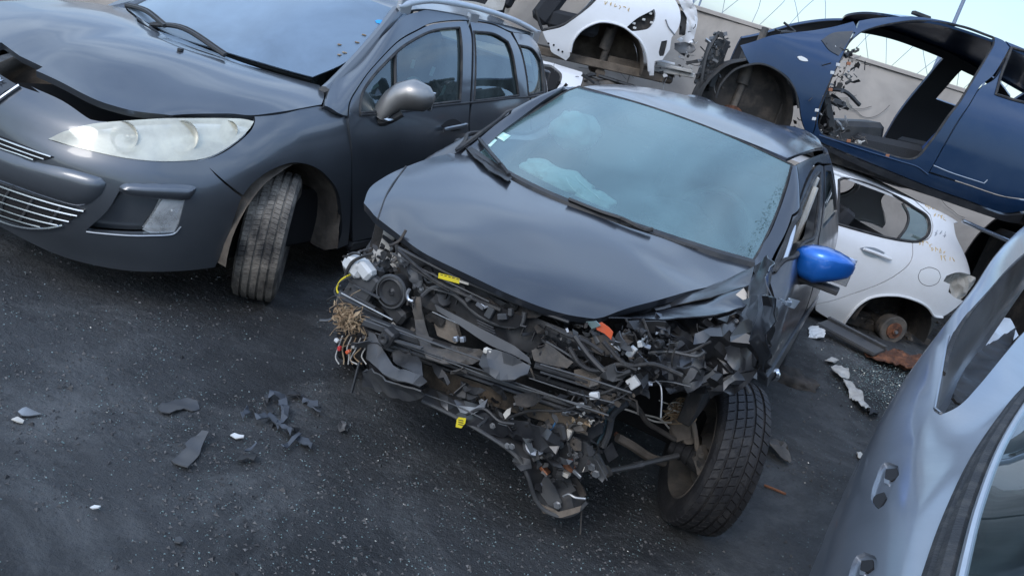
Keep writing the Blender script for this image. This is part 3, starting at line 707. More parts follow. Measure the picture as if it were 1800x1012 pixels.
# fog-lamp pocket and lamp
panel('fog_pocket', NF, [(190,350),(222,325),(280,325),(335,330),(325,370),(306,412),(250,414),(148,408)], 'grey_paint', G, off=-.05, flange=.004, step=.05, mirror=True)
panel('fog_lamp', NF, [(286,351),(336,352),(328,375),(318,397),(303,411),(270,412),(250,405),(268,380)], 'foglight_glass', G, off=-.008, flange=.01, step=.03, mirror=True, gap=0)
panel('fog_lamp_reflector', NF, [(284,349),(338,350),(330,377),(320,399),(303,413),(270,414),(249,406),(268,380)], 'reflector', G, off=-.038, flange=.004, step=.03, mirror=True, gap=0)
p = NF.pos(NF.inv([(314,378)]))[0]; nrm = NF.nor(NF.inv([(314,378)]))[0]
mb = MB().lathe([(0,.028),(.01,.024),(.014,.0)], 20, p-nrm*.03, np.array(Vector((0,1,0)).rotation_difference(Vector(nrm)).to_matrix())); mb.build('bulb', 'chrome', G)
trim('fog_trim', NF, [(152,407),(200,412),(260,414),(305,411),(318,398)], .0035, 'satin_alu', G, off=.001, mirror=True)
# headlight
hl = [(85,245),(120,229),(180,216),(260,210),(350,208),(420,209),(446,214),(440,226),(415,250),(380,272),(348,282),(290,285),(220,279),(150,264)]
panel('headlight', NF, hl, 'headlight_glass', G, off=.006, flange=.02, step=.03, gap=.003)
panel('headlight', NF, [(x*1.0, y) for x, y in hl], 'headlight_glass', G, off=.006, flange=.02, step=.03, gap=.003).name = 'headlight_tmp'
_t = bpy.data.objects['headlight_tmp']; _m2 = _t.data
for v_ in _m2.vertices: v_.co.y = -v_.co.y
_m2.flip_normals(); _t.name = 'headlight'
panel('headlight_housing', NF, hl, 'satin_alu', G, off=-.05, flange=.004, step=.05, mirror=True, gap=.004)
for (u, v, r_) in ((215,240,.062),(320,240,.066),(400,228,.04)):
    q = NF.inv([(u, v)]); p = NF.pos(q)[0]; nrm = NF.nor(q)[0]; d_ = Vector((nrm[0]+.5, nrm[1]*.4, nrm[2]*.3)).normalized()
    for sg in (1, -1):
        dd = Vector((d_.x, d_.y*sg, d_.z)); pp = Vector((p[0], p[1]*sg, p[2]))-dd*.055
        mb = MB().lathe([(.045, r_),(.04, r_*.98),(.015, r_*.75),(0, r_*.35),(0,.0005)], 28, pp, np.array(Vector((0,1,0)).rotation_difference(dd).to_matrix()))
        mb.lathe([(0,.012),(.03,.011),(.036,.0005)], 12, pp, np.array(Vector((0,1,0)).rotation_difference(dd).to_matrix())); mb.build('headlight_bowl', 'reflector', G)
# badge and plate corner at the left edge
panel('badge_plate', NF, [(-70,120),(-20,118),(0,131),(34,152),(12,162),(0,172),(-30,200),(-80,175)], 'frit', G, off=.006, flange=.012, step=.05)
trim('badge_edge', NF, [(36,153),(14,168),(0,178),(-25,200)], .008, 'chrome', G, off=.008)
q = NF.inv([(2,147)]); p = NF.pos(q)[0]; nrm = NF.nor(q)[0]
mb = MB()
for a in range(5):
    A = a*1.2566; e1 = np.cross(nrm, [0,0,1]); e1 /= np.linalg.norm(e1); e2 = np.cross(nrm, e1)
    mb.prism([p+nrm*.012+(e1*math.cos(A+s_)+e2*math.sin(A+s_))*r_ for s_, r_ in ((-.6,.006),(0,.022),(.6,.006))], nrm*.004)
mb.build('badge_emblem', 'chrome', G)
# fender
panel('front_fender', NF, [(350,283),(385,272),(418,251),(442,228),(448,213),(447,205),(500,199),(566,187),(612,206),(617,260),(618,310),(617,370),(612,430),(592,438),(601,400),(597,350),(578,314),(550,293),(512,287),(472,302),(442,325),(427,344),(386,312)],
      'grey_paint', G, mirror=True, flange=.022, step=.05)
# sill and doors
door_f = [(613,208),(616,180),(628,158),(655,120),(700,74),(742,50),(785,39),(820,37),(828,60),(829,120),(826,181),(824,230),(823,300),(822,380),(740,400),(620,425),(619,330),(618,260)]
win_f = [(633,199),(634,180),(645,150),(672,117),(712,80),(760,55),(808,49),(812,90),(809,178),(760,184),(700,194)]
panel('front_door', NS, door_f, 'grey_paint', G, holes=[win_f], mirror=True, flange=.03)
panel('door_glass', NS, win_f, 'side_glass', G, off=-.012, flange=.002, mirror=True, gap=-.006)
trim('window_seal', NS, win_f, .009, 'rubber', G, off=-.002, mirror=True, closed=True)
trim('window_divider', NS, [(697,194),(696,150),(697,93)], .010, 'plastic', G, off=-.004, mirror=True)
door_r = [(829,180),(832,120),(831,60),(826,38),(866,44),(897,58),(912,84),(925,130),(931,172),(934,250),(934,350),(824,378),(825,300),(826,230)]
win_r = [(833,178),(836,120),(833,56),(868,60),(893,74),(903,104),(912,168)]
panel('rear_door', NS, door_r, 'grey_paint', G, holes=[win_r], mirror=True, flange=.03)
panel('door_glass', NS, win_r, 'side_glass', G, off=-.012, flange=.002, mirror=True, gap=-.006)
trim('window_seal', NS, win_r, .009, 'rubber', G, off=-.002, mirror=True, closed=True)
trim('belt_trim', NS, [(632,203),(700,197),(760,188),(826,181),(900,173),(950,169)], .007, 'plastic', G, off=.003, mirror=True)
quart = [(901,57),(930,62),(950,78),(965,104),(969,150),(970,260),(955,370),(936,350),(936,250),(933,172),(927,130),(914,84)]
win_q = [(913,80),(935,86),(950,108),(955,162),(929,167),(925,130)]
panel('rear_quarter', NS, quart, 'grey_paint', G, holes=[win_q], mirror=True, flange=.03)
panel('quarter_glass', NS, win_q, 'side_glass', G, off=-.010, flange=.002, mirror=True, gap=-.006)
trim('window_seal', NS, win_q, .009, 'rubber', G, off=-.002, mirror=True, closed=True)
panel('roof_side', NS, [(568,186),(563,152),(600,122),(640,90),(682,55),(708,30),(738,20),(790,18),(850,26),(905,42),(945,64),(951,77),(930,61),(899,56),(866,42),(820,36),(785,37),(742,48),(700,72),(655,118),(627,156),(614,180),(611,205)], 'grey_paint', G, mirror=True, flange=.02)
panel('sill', NS, [(619,426),(740,401),(822,381),(934,352),(940,362),(822,398),(700,418),(612,440)], 'black_gloss', G, mirror=True, off=.01, flange=.04)
# handle
for (u, v) in ((797,222),(905,208)):
    q = NS.inv([(u, v)]); c = NS.pos(q)[0]; 
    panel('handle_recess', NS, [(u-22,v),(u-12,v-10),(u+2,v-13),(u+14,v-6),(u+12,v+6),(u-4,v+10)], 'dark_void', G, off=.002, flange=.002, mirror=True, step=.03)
    P = curve_on(NS, [(u-24,v+6),(u-10,v+3),(u+6,v),(u+17,v-3)], .028); MB().tube(P, [.010]+[.014]*(len(P)-2)+[.010], 8).build('door_handle', 'grey_paint', G)
    MB().tube([(x,-y,z) for x,y,z in P], [.010]+[.014]*(len(P)-2)+[.010], 8).build('door_handle', 'grey_paint', G)
# windscreen and cowl
Wn = [[(.03,0,1.02),(-.25,0,1.15),(-.58,0,1.32),(-.90,0,1.46)],[(-.02,.25,1.02),(-.28,.24,1.15),(-.60,.23,1.315),(-.91,.22,1.455)],
      [(-.14,.48,1.022),(-.38,.45,1.15),(-.67,.42,1.305),(-.95,.40,1.445)],[(-.385,.735,1.032),(-.585,.69,1.165),(-.815,.63,1.305),(-1.035,.575,1.43)]]
Wf = [[(x,-y,z) for x,y,z in c] for c in Wn[:0:-1]]+Wn
NW = Net(np.array(Wf).transpose(1,0,2), GF)
ws = [(.03,0,1.02),(222,33),(330,72),(450,108),(550,136),(605,112),(650,78),(690,50),(716,26),(-1.03,.54,1.44),(-.90,0,1.46)]
panel('windscreen_border', NW, ws, 'frit', G, sym=True, flange=.01, off=-.004, holes=[[(.0,0,1.035),(215,22),(330,66),(455,105),(545,129),(600,103),(645,70),(680,42),(702,22),(-1.01,.50,1.43),(-.88,0,1.45)]])
panel('windscreen', NW, ws, 'dew_glass', G, sym=True, flange=.006, off=.001)
panel('cowl', NH, [(0.03,0,1.03),(222,26),(350,88),(545,137)], 'plastic', G, off=-.02) if False else None
cw_pts = [GF.at(u, v, 2, 1.012) for u, v in ((215,22),(330,80),(450,114),(548,141))]
MB().tube(spl(cw_pts, 6), .030, 8).build('cowl', 'plastic', G)
for (a, b_, c) in (((268,48),(330,62),(405,103)),((216,12),(262,30),(300,52))):
    P = [NW.pos(NW.inv([a]))[0]+[0,0,.02], NW.pos(NW.inv([b_]))[0]+[.02,0,.035], NW.pos(NW.inv([c]))[0]+[.03,0,.02]]
    MB().tube(spl(P, 6), .007, 6).build('wiper', 'rubber', G)
    P = [p+np.array([.012,0,-.008]) for p in P]; MB().tube(spl(P, 6), [.011]*13, 6).build('wiper_arm', 'plastic', G)
for (u, v) in ((597,98),(640,63),(597,80),(690,38),(628,76),(606,94)):
    p = NW.pos(NW.inv([(u, v)]))[0]; MB().box(p+[.002,0,.004], (.022,.014,.005), rz(u), bev=.4).build('leaf_scrap', 'leaf', G)
panel('sticker', NW, [(659,38),(664,36),(674,37),(677,40),(672,43),(662,42)], mat('sticker_blue', (.02,.32,.72), .4), G, off=.004, flange=.001, gap=0, step=.05)
# roof
Rn = [[(-.90,0,1.46),(-1.3,0,1.54),(-2.0,0,1.565),(-2.7,0,1.55),(-3.15,0,1.50)],[(-.93,.3,1.45),(-1.3,.3,1.53),(-2.0,.3,1.555),(-2.7,.3,1.54),(-3.14,.3,1.49)],
      [(-1.03,.56,1.435),(-1.35,.555,1.485),(-2.0,.56,1.50),(-2.7,.55,1.49),(-3.08,.53,1.45)]]
Rf = [[(x,-y,z) for x,y,z in c] for c in Rn[:0:-1]]+Rn
NR = Net(np.array(Rf).transpose(1,0,2), GF, flip=1)
if NR.nor(np.array([[1, 2]]))[0][2] < 0: NR.sgn = -1
q0 = np.array([(u, v) for u, v in [(0,2),(0,4),(1,4),(2,4),(3,4),(4,4),(4,2)]], float)
panel('roof', NR, q0, 'grey_paint', G, sym=True, raw=True, flange=.015)
# roof rail
for sg in (1, -1):
    c = [(-.98,.575,1.465),(-1.10,.575,1.505),(-1.35,.575,1.545),(-1.9,.575,1.565),(-2.5,.57,1.553),(-2.95,.56,1.515),(-3.08,.555,1.475)]
    P = spl(c, 5); mb = MB(); V = []
    for i, p in enumerate(P):
        t = i/(len(P)-1); w_ = .024*min(1, 6*min(t, 1-t)+.35); h_ = .017*min(1, 8*min(t, 1-t)+.4)
        for (a, b2) in ((-1,-1),(-1.1,.2),(-.6,1),(.6,1),(1.1,.2),(1,-1)): V.append((p[0], sg*(p[1]+a*w_), p[2]+b2*h_))
    n6 = len(P); mb.add(V, [(i*6+j, i*6+(j+1)%6, (i+1)*6+(j+1)%6, (i+1)*6+j) for i in range(n6-1) for j in range(6)]+[tuple(range(6)), tuple((n6-1)*6+j for j in range(6))])
    o = mb.build('roof_rail', 'satin_alu', G, smooth=50)
    for x_ in (-1.05, -1.9, -2.98): MB().box((x_, sg*.57, 1.475), (.12,.03,.10), bev=.3).build('rail_foot', 'satin_alu', o)
for sg in (1,-1):
    P = [(-.29,.705,1.000),(-.36,.690,1.030),(-.58,.655,1.165),(-.81,.605,1.305),(-1.02,.550,1.435)]; MB().tube(spl([(x,y*sg,z) for x,y,z in P], 6), .034, 10).build('windscreen_pillar', 'grey_paint', G)
for sg in (1,-1):
    continue
    Q = [GF.at(u, v, 1, .71) for u, v in ((549,137),(598,113),(604,124),(584,144),(566,151))]; Q = [(q[0], q[1]*sg, q[2]) for q in Q]
    MB().prism(Q, (0, -.05*sg, -.01)).build('scuttle_corner', 'grey_paint', G)
# rear end closing panel
panel('tailgate', NS, np.array([(9,0),(9,3),(9,6),(9,9),(8.4,9),(8.2,6),(8.2,3),(8.2,0)], float), 'grey_paint', G, raw=True, mirror=True)
MB().box((-3.3,0,.75), (.06,1.3,1.0), bev=.4).build('rear_panel', 'black_gloss', G)
# mirror
def mirror_shell(fr, c, size, m, parent, nose=(-1,0,0), sg=1):
    """housing: a superellipse loft, blunt toward the front, hollow face toward the back"""
    L_, W_, H_ = size; mb = MB(); n = 24; V = []; st = [(0,.05,.05),(.05,.45,.42),(.16,.74,.70),(.38,.93,.9),(.62,1,1),(.85,.98,.97),(1,.90,.90)]
    for (t, kw, kh) in st:
        for j in range(n):
            A = 2*math.pi*j/n; e = .72; ca, sa = math.cos(A), math.sin(A)
            y = math.copysign(abs(ca)**e, ca)*W_/2*kw; z = math.copysign(abs(sa)**e, sa)*H_/2*kh
            V.append((L_*(.5-t), y*sg+0*sg, z))
    V = np.array(V)+np.array(c); k = len(st)
    mb.add(V, [(i*n+j, i*n+(j+1)%n, (i+1)*n+(j+1)%n, (i+1)*n+j) for i in range(k-1) for j in range(n)]+[tuple(range(n)), tuple((k-1)*n+j for j in range(n))])
    return mb
for sg in (1, -1):
    fr_o = (-.66, .965, 1.065); mb = MB(); n = 24; V = []
    # swept teardrop shell from the stalk to the outer end
    sec = [((-.56,.865,.935),.022,.040),((-.57,.88,.975),.028,.050),((-.60,.905,1.03),.050,.062),((-.63,.94,1.065),.072,.075),((-.65,.985,1.085),.085,.082),((-.66,1.03,1.08),.080,.074),((-.67,1.065,1.065),.055,.052),((-.67,1.08,1.06),.02,.02)]
    for i, (c, a, b2) in enumerate(sec):
        t = Vector(sec[min(i+1,7)][0])-Vector(sec[max(i-1,0)][0]); t.normalize(); s1 = t.cross(Vector((1,0,0))).normalized(); s2 = Vector((1,0,0))
        for j in range(n):
            A = 2*math.pi*j/n; q = Vector(c)+s1*math.cos(A)*b2+s2*math.sin(A)*a; V.append((q.x, q.y*sg, q.z))
    mb.add(V, [(i*n+j, i*n+(j+1)%n, (i+1)*n+(j+1)%n, (i+1)*n+j) for i in range(7) for j in range(n)]+[tuple(range(n)), tuple(7*n+j for j in range(n))])
    o = mb.build('wing_mirror', mat('mirror_grey', (.27,.262,.25), .34, .75, .4, dust=.25, dustcol=(.2,.19,.18), dscale=14), G, smooth=60)
    MB().box((-.745, sg*.985, 1.07), (.01,.14,.10), bev=.4).build('mirror_glass', 'chrome', o)
    mb = MB().tube(spl([(-.57,.84*sg,.90),(-.60,.90*sg,.93),(-.63,.95*sg,.985)], 5), [.03]*5+[.028]*6, 10); mb.build('mirror_base', 'plastic', o)
    MB().tube([(-.56,.895*sg,.935),(-.575,.915*sg,.932),(-.60,.93*sg,.938)], [.012,.014,.010], 8).build('mirror_lamp', 'chrome', o)
# wheels
def wheel(parent, c, steer, R, W, rim, tm, chunky=False, camber=0, ribs=4, blocks=58, rimm='steel_dirty', disc=True, inner=1):
    rot = rz(steer)@rx(camber)
    root = tyre_mesh(R, W, rim, blocks, ribs, chunky=chunky); root.v = [tuple(np.array(v_)@rot.T+np.array(c)) for v_ in root.v]
    t = root.build('wheel', tm, parent, smooth=40)
    mb = MB(); w = W/2
    mb.lathe([(w*.80, rim+.012),(w*.86, rim+.004),(w*.70, rim-.008),(w*.45, rim-.03),(w*.40, rim-.045),(w*.3,.13),(w*.42,.10),(w*.42,.03),(w*.44,.001)], 48)
    mb.lathe([(-w*.80, rim+.012),(-w*.86, rim+.004),(-w*.70, rim-.010),(-w*.3, rim-.022),(w*.25, rim-.03),(w*.38, rim-.05)], 48)
    mb.v = [tuple(np.array(v_)@rot.T+np.array(c)) for v_ in mb.v]; mb.build('rim', rimm, t)
    mb = MB()
    mb.lathe([(-.012,.13),(.012,.13),(.012,.06),(-.012,.06)], 36, closed=True)
    mb.lathe([(-.05,.045),(-.02,.07),(.03,.07),(.03,.0005)], 24)
    mb.v = [tuple((np.array(v_)+np.array([0, -.01*inner, 0]))@rot.T+np.array(c)) for v_ in mb.v]; mb.build('brake_disc', 'rust', t)
    return t
wheel(G, (0,.765,.316), R_(0)+math.atan2(-1, 0)*0+R_(-29) if False else R_(32), .316, .205, .205, 'tyre_dusty', ribs=5, blocks=84)
wheel(G, (0,-.765,.316), R_(30), .316, .205, .205, 'tyre_dusty', ribs=5, blocks=32)
for sg in (1,-1): wheel(G, (-2.708, sg*.76, .316), 0, .316, .205, .205, 'tyre_dusty', ribs=4, blocks=32)
# wheel-arch liner
def arch_liner(parent, cx, r, y0, y1, zc, m, a0=-10, a1=190, sg=1, name='arch_liner'):
    mb = MB(); V = []; n = 30; ys_ = [y0+(y1-y0)*k/8 for k in range(9)]
    for i in range(n+1):
        A = R_(a0+(a1-a0)*i/n)
        for y in ys_:
            rr = r+.006*noise.noise(Vector((A*4, y*9, 1)))+.010*(1 if int((y-y0)*18) % 2 else 0)*.6
            V.append((cx+rr*math.cos(A), y*sg, zc+rr*math.sin(A)))
    mb.add(V, [(i*9+j, i*9+j+1, (i+1)*9+j+1, (i+1)*9+j) for i in range(n) for j in range(8)])
    V = [(cx, y0*sg, zc)]+[(cx+r*math.cos(R_(a0+(a1-a0)*i/n)), y0*sg, zc+r*math.sin(R_(a0+(a1-a0)*i/n))) for i in range(n+1)]
    mb.add(V, [(0, i+1, i+2) for i in range(n)])
    return mb.build(name, m, parent, smooth=40, recalc=False)
arch_liner(G, -.0, .395, .46, .875, .31, 'inner_dirty', a0=-8, a1=192)
arch_liner(G, -.0, .395, .46, .875, .31, 'inner_dirty', a0=-8, a1=192, sg=-1)
mudf = sheet('mud_flap', GF, [(528,405),(575,380),(598,372),(592,436),(572,439),(548,428),(520,412)], 0, -.40, 'inner_dirty', G, amp=.012, sc=8, thick=.006, seed=4)
# interior: dark floor, dash, seats, wheel; bits of paper on the side window
mb = MB(); mb.box((-1.3,0,.36), (3.6,1.5,.30)); mb.box((.15,0,.45), (.9,.9,.45)); mb.build('floor_pan', 'dark_void', G)
MB().box((-.30,0,.86), (.42,1.34,.22), bev=.35).build('dashboard', 'plastic', G)
for y in (.37,-.37):
    mb = MB(); mb.box((-1.25,y,.62), (.52,.50,.16), bev=.4); mb.box((-1.55,y,.92), (.15,.48,.62), ry(-.28), bev=.4); mb.box((-1.66,y,1.28), (.10,.26,.18), ry(-.2), bev=.45); mb.build('seat', 'cloth', G)
mb = MB(); mb.box((-2.1,0,.62), (.5,1.25,.16), bev=.4); mb.box((-2.42,0,.95), (.15,1.25,.60), ry(-.3), bev=.4); mb.build('rear_seat', 'cloth', G)
mb = MB(); P = [(-.66+.05*math.sin(a)*0-.06*math.cos(a), .37+.185*math.sin(a), .95+.17*math.cos(a)) for a in np.linspace(0, 6.283, 25)[:-1]]; mb.tube(P, .014, 8, closed=True); mb.tube([(-.66,.37,.95),(-.45,.37,.88)], .03, 8); mb.build('steering_wheel', 'plastic', G)
for pts in ([(733,103),(739,104),(735,119),(729,118)],[(768,115),(774,118),(768,133),(762,131)],[(662,152),(673,144),(675,150),(664,158)],[(705,146),(718,142),(717,150),(704,153)],[(724,136),(737,133),(748,140),(741,149),(730,146)],[(780,168),(785,158),(789,148),(793,150),(787,166)]):
    panel('paper_scrap', NS, pts, 'white_plastic', G, off=-.03, flange=.001, gap=0, step=.06)
# ------------------------------------------------------------------ black hatchback, its front end torn off
BF = Frame((.157, 3.354, 0), -1.931)
B = BF.empty('wrecked_car'); tag(B, 'black hatchback with its front end torn off and one bright blue wing mirror', 'car')
at = BF.at
Hb = [[(.735,0,.795),(.60,0,.86),(.38,0,.92),(.12,0,.975),(-.12,0,1.0)],
      [(.70,.22,.80),(.57,.22,.862),(.35,.22,.92),(.09,.22,.972),(-.14,.22,1.0)],
      [(.60,.40,.815),(.48,.42,.865),(.27,.43,.915),(.02,.44,.965),(-.21,.44,1.0)],
      [(.51,.555,.838),(.33,.59,.885),(.12,.60,.928),(-.10,.61,.967),(-.32,.61,.995)],
      [(.42,.68,.845),(.22,.71,.89),(.02,.72,.928),(-.20,.72,.962),(-.42,.72,.985)]]
Hf = [[(x,-y,z) for x,y,z in c] for c in Hb[:0:-1]]+Hb
NHB = Net(np.array(Hf).transpose(1,0,2), BF)
def dent(P, N):
    out = P.copy()
    for i, p in enumerate(P):
        a = math.exp(-((p[0]+.02)/.16)**2-((p[1]-.52)/.12)**2); b_ = math.exp(-((p[0]-.30)/.2)**2-((p[1]+.1)/.35)**2)
        c = math.exp(-((p[0]-.10)/.05)**2)*math.exp(-((p[1]-.40)/.2)**2)
        out[i] = p-N[i]*(.020*a-.006*b_+.004*c)+N[i]*.0045*noise.noise(Vector(p*4.5))
    return out
hood_o = [(660,384),(645,373),(639,358),(646,336),(655,322),(672,306),(700,294),(720,286),(755,266),(803,250),(826,266),(850,284),(900,316),(1000,362),(1130,407),(1215,434),(1290,458),(1325,468),(1322,476),(1290,487),(1200,515),(1110,540),(1062,557),(1045,560),(1000,553),(900,519),(800,471),(700,412)]
panel('hood', NHB, hood_o, 'black_satin', B, flange=.028, step=.035, warp=dent, corner=40)
# fender remnants left and right of the hood
trim('hood_seam', NHB, [(664,386),(676,352),(692,322),(712,291)], .0035, 'rubber', B, off=.001)
#sheet('fender_remnant', BF, [(639,358),(652,325),(668,310),(706,296),(676,350),(661,384),(646,374)], 1, [-.68,-.69,-.70,-.71,-.67,-.64,-.66], 'black_satin', B, amp=.003, thick=.004)
sheet('hood_side_fold', BF, [(1064,556),(1110,541),(1200,516),(1290,488),(1325,470),(1319,501),(1250,523),(1180,540),(1110,554)], 1, [.37,.42,.52,.62,.70,.72,.63,.52,.42], 'black_gloss', B, amp=.002)
sheet('fender_blade', BF, [(1070,558),(1120,555),(1182,541),(1255,524),(1318,502),(1316,524),(1310,540),(1270,550),(1230,556),(1165,560),(1110,558)], 1, [.39,.44,.53,.63,.735,.745,.75,.70,.64,.55,.45], 'black_satin', B, amp=.003, thick=.004)
Lb = [(.805,.20),(.85,.35),(.865,.5),(.868,.65),(.86,.8),(.835,.92),(.795,1.0),(.735,1.13),(.655,1.27),(.575,1.375)]
def bcol(x, k=1.0, sh=(0,)*10, dz=0): return [(x+sh[i], y*k, z+(dz if i > 5 else 0)) for i, (y, z) in enumerate(Lb)]
SB = [[(-.10,.80,.20),(-.10,.84,.35),(-.10,.85,.5),(-.10,.855,.65),(-.10,.84,.8),(-.14,.80,.90),(-.36,.665,1.0),(-.58,.625,1.12),(-.82,.58,1.25),(-1.02,.525,1.365)],
      bcol(-.26, 1, (0,0,0,0,0,-.02,-.13,-.36,-.58,-.78)), bcol(-.62,1,(0,0,0,0,0,0,-.02,-.15,-.32,-.47)), bcol(-1.05,1,(0,0,0,0,0,0,0,-.04,-.10,-.17),.01),
      bcol(-1.5, 1, dz=.02), bcol(-2.0, 1, dz=.025), bcol(-2.45, .99, dz=.02), bcol(-2.8, .96, (0,0,0,0,0,0,0,.02,.05,.08), .01), bcol(-3.02, .88, (0,0,0,0,0,0,0,.04,.10,.16), 0), bcol(-3.10, .74, (0,0,0,0,0,0,0,.06,.14,.22), -.02)]
NSB = Net(np.array(SB), BF)
# windscreen
Wb = [[(-.10,0,1.0),(-.42,0,1.15),(-.74,0,1.285),(-.99,0,1.385)],[(-.12,.25,1.0),(-.44,.24,1.148),(-.75,.22,1.283),(-1.0,.20,1.382)],
      [(-.20,.46,1.0),(-.50,.43,1.142),(-.79,.39,1.275),(-1.02,.37,1.372)],[(-.37,.655,1.0),(-.60,.61,1.125),(-.84,.565,1.25),(-1.05,.53,1.358)]]
Wf = [[(x,-y,z) for x,y,z in c] for c in Wb[:0:-1]]+Wb
NWB = Net(np.array(Wf).transpose(1,0,2), BF)
wso = [(826,262),(850,238),(900,204),(950,177),(985,161),(1018,153),(1080,170),(1200,208),(1300,248),(1393,291),(1384,320),(1365,375),(1340,430),(1322,462),(1250,446),(1130,406),(1000,357),(900,306),(850,277)]
wsi = [(850,252),(880,228),(920,202),(965,180),(1010,167),(1080,184),(1190,222),(1290,262),(1374,302),(1366,328),(1350,375),(1330,420),(1312,449),(1240,428),(1130,390),(1010,342),(910,292),(872,268)]
panel('windscreen', NWB, wso, 'ws_glass', B, flange=.004, step=.05, off=.002)
panel('windscreen_border', NWB, wso, 'frit', B, holes=[wsi], flange=.004, step=.05, off=-.003)
trim('windscreen_seal', NWB, wso, .007, 'rubber', B, closed=True)
# sun-visor strip and mirror pod inside the glass
panel('sun_visor', NWB, [(1102,193),(1108,210),(1150,224),(1156,234),(1172,232),(1240,255),(1250,250),(1258,240),(1230,232),(1160,208),(1110,192)], 'plastic_grey', B, off=-.02, flange=.01, step=.05)
for pts in ([(852,252),(862,240),(874,248),(862,260)],[(868,240),(880,232),(898,240),(886,250)]):
    panel('windscreen_sticker', NWB, pts, mat('sticker_green', (.38,.62,.55), .5, col2=(.62,.72,.68), nscale=60), B, off=.004, flange=.001, gap=0, step=.06)
# film of crazed glass beside the pillar
mb = MB(); r = random.Random(2)
for k in range(260):
    t = r.random(); u = 1316+(1376-1316)*t+r.gauss(0, 6)-4; v = 452+(330-452)*t+r.gauss(0, 5)
    q = NWB.pos(NWB.inv([(u, v)]))[0]; s_ = r.uniform(.002, .005); mb.add([q+[s_,0,.003], q+[-s_,s_,.003], q+[-s_,-s_,.004]], [(0,1,2)])
o = mb.build('crazed_glass', 'chip_glass', B, smooth=0); tag(o, kind='stuff')
M['ws_streak'] = mat('ws_streak', (.25,.40,.42), .5)
for ln in ([(995,312),(1000,325),(1012,338),(1028,350)],[(1012,310),(1020,322),(1040,338),(1055,352)]):
    trim('glass_crack', NWB, ln, .0010, 'ws_streak', B, off=.003)
# scuttle, wipers
P = [at(u, v, 2, .985) for u, v in ((806,252),(850,284),(920,325),(1000,361),(1130,407),(1250,446),(1322,466))]
MB().tube(spl(P, 6), .026, 8).build('scuttle', 'plastic', B)
sheet('scuttle_cover', BF, [(808,250),(830,262),(860,292),(900,312),(893,318),(850,290)], 2, 1.0, 'plastic', B, amp=.004)
for ln in ([(840,252),(856,270),(880,298),(894,316)],[(1000,360),(1050,380),(1090,393),(1130,412),(1145,412)]):
    Pq = [NWB.pos(NWB.inv([q]))[0]+np.array([.01,0,.022]) for q in ln]
    MB().tube(spl(Pq, 6), .009, 6).build('wiper', 'rubber', B); 
    Pq = [p+np.array([.014,0,.004]) for p in Pq[:3]]; MB().tube(spl(Pq, 5), .007, 6).build('wiper_arm', 'plastic', B)
# roof
Rb = [[(-.99,0,1.388),(-1.35,0,1.435),(-1.9,0,1.458),(-2.5,0,1.44),(-2.92,0,1.40)],[(-1.0,.22,1.384),(-1.35,.22,1.43),(-1.9,.22,1.452),(-2.5,.22,1.435),(-2.94,.22,1.405)],
      [(-1.02,.40,1.375),(-1.35,.40,1.415),(-1.9,.40,1.437),(-2.5,.40,1.42),(-2.94,.40,1.405)],[(-1.05,.545,1.362),(-1.38,.56,1.385),(-1.9,.575,1.405),(-2.5,.56,1.39),(-2.86,.53,1.36)]]
Rf = [[(x,-y,z) for x,y,z in c] for c in Rb[:0:-1]]+Rb
NRB = Net(np.array(Rf).transpose(1,0,2), BF)
q0 = np.array([(0,3),(0,5),(0,6),(1,6),(2,6),(3,6),(4,6),(4,5),(4,3)], float)
def roofw(P, N):
    out = P.copy()
    for i, p in enumerate(P): out[i] = p+N[i]*(.030*math.exp(-((p[0]+2.9)/.12)**2)*math.exp(-((abs(p[1])-.36)/.16)**4))
    return out
M['roof_dewy'] = mat('roof_dewy', (.024,.028,.038), .22, .2, .5, .12, col2=(.085,.10,.135), nscale=1.9, npos=(.54,.62), ndist=1.0)
panel('roof', NRB, q0, 'roof_dewy', B, sym=True, raw=True, flange=.02, warp=roofw, step=.04)
# left side: pillar, doors
panel('roof_side', NSB, [(1324,468),(1345,423),(1368,375),(1386,322),(1395,292),(1420,280),(1448,270),(1466,275),(1474,320),(1479,345),(1473,330),(1466,290),(1448,288),(1437,286),(1425,300),(1408,340),(1392,378),(1370,430),(1352,466),(1340,478)], 'black_satin', B, mirror=True, flange=.02)
fd = [(1352,489),(1358,468),(1374,430),(1394,380),(1410,343),(1427,304),(1438,290),(1447,292),(1448,330),(1442,400),(1437,430),(1433,480),(1414,549),(1347,659),(1354,600),(1362,524)]
fw = [(1360,480),(1368,458),(1397,390),(1414,350),(1430,315),(1439,303),(1441,330),(1436,390),(1430,418),(1410,430),(1385,455)]
panel('front_door', NSB, fd, 'black_gloss', B, holes=[fw], mirror=True, flange=.05)
trim('window_seal', NSB, fw, .010, 'rubber', B, closed=True, mirror=True)
trim('window_divider', NSB, [(1377,462),(1388,430),(1397,395)], .014, 'satin_alu', B, off=-.012)
rd = [(1449,291),(1464,291),(1472,330),(1479,380),(1480,430),(1470,470),(1441,514),(1416,548),(1434,480),(1439,430),(1444,395),(1450,330)]
rw = [(1452,300),(1461,302),(1468,340),(1471,372),(1460,386),(1446,402),(1450,370),(1452,330)]
panel('rear_door', NSB, rd, 'black_gloss', B, holes=[rw], mirror=True, flange=.04)
panel('door_glass', NSB, rw, 'side_glass', B, mirror=True, off=-.01, flange=.002)
panel('rear_quarter', NSB, np.array([(6.1,0),(6.1,4),(6.2,6),(6.3,8.8),(7.5,9),(8.6,9),(9,6),(9,2),(9,0)], float), 'black_gloss', B, raw=True, mirror=True, flange=.03)
MB().box((-3.02,0,.72), (.10,1.25,.95), bev=.3).build('tailgate', 'black_gloss', B)
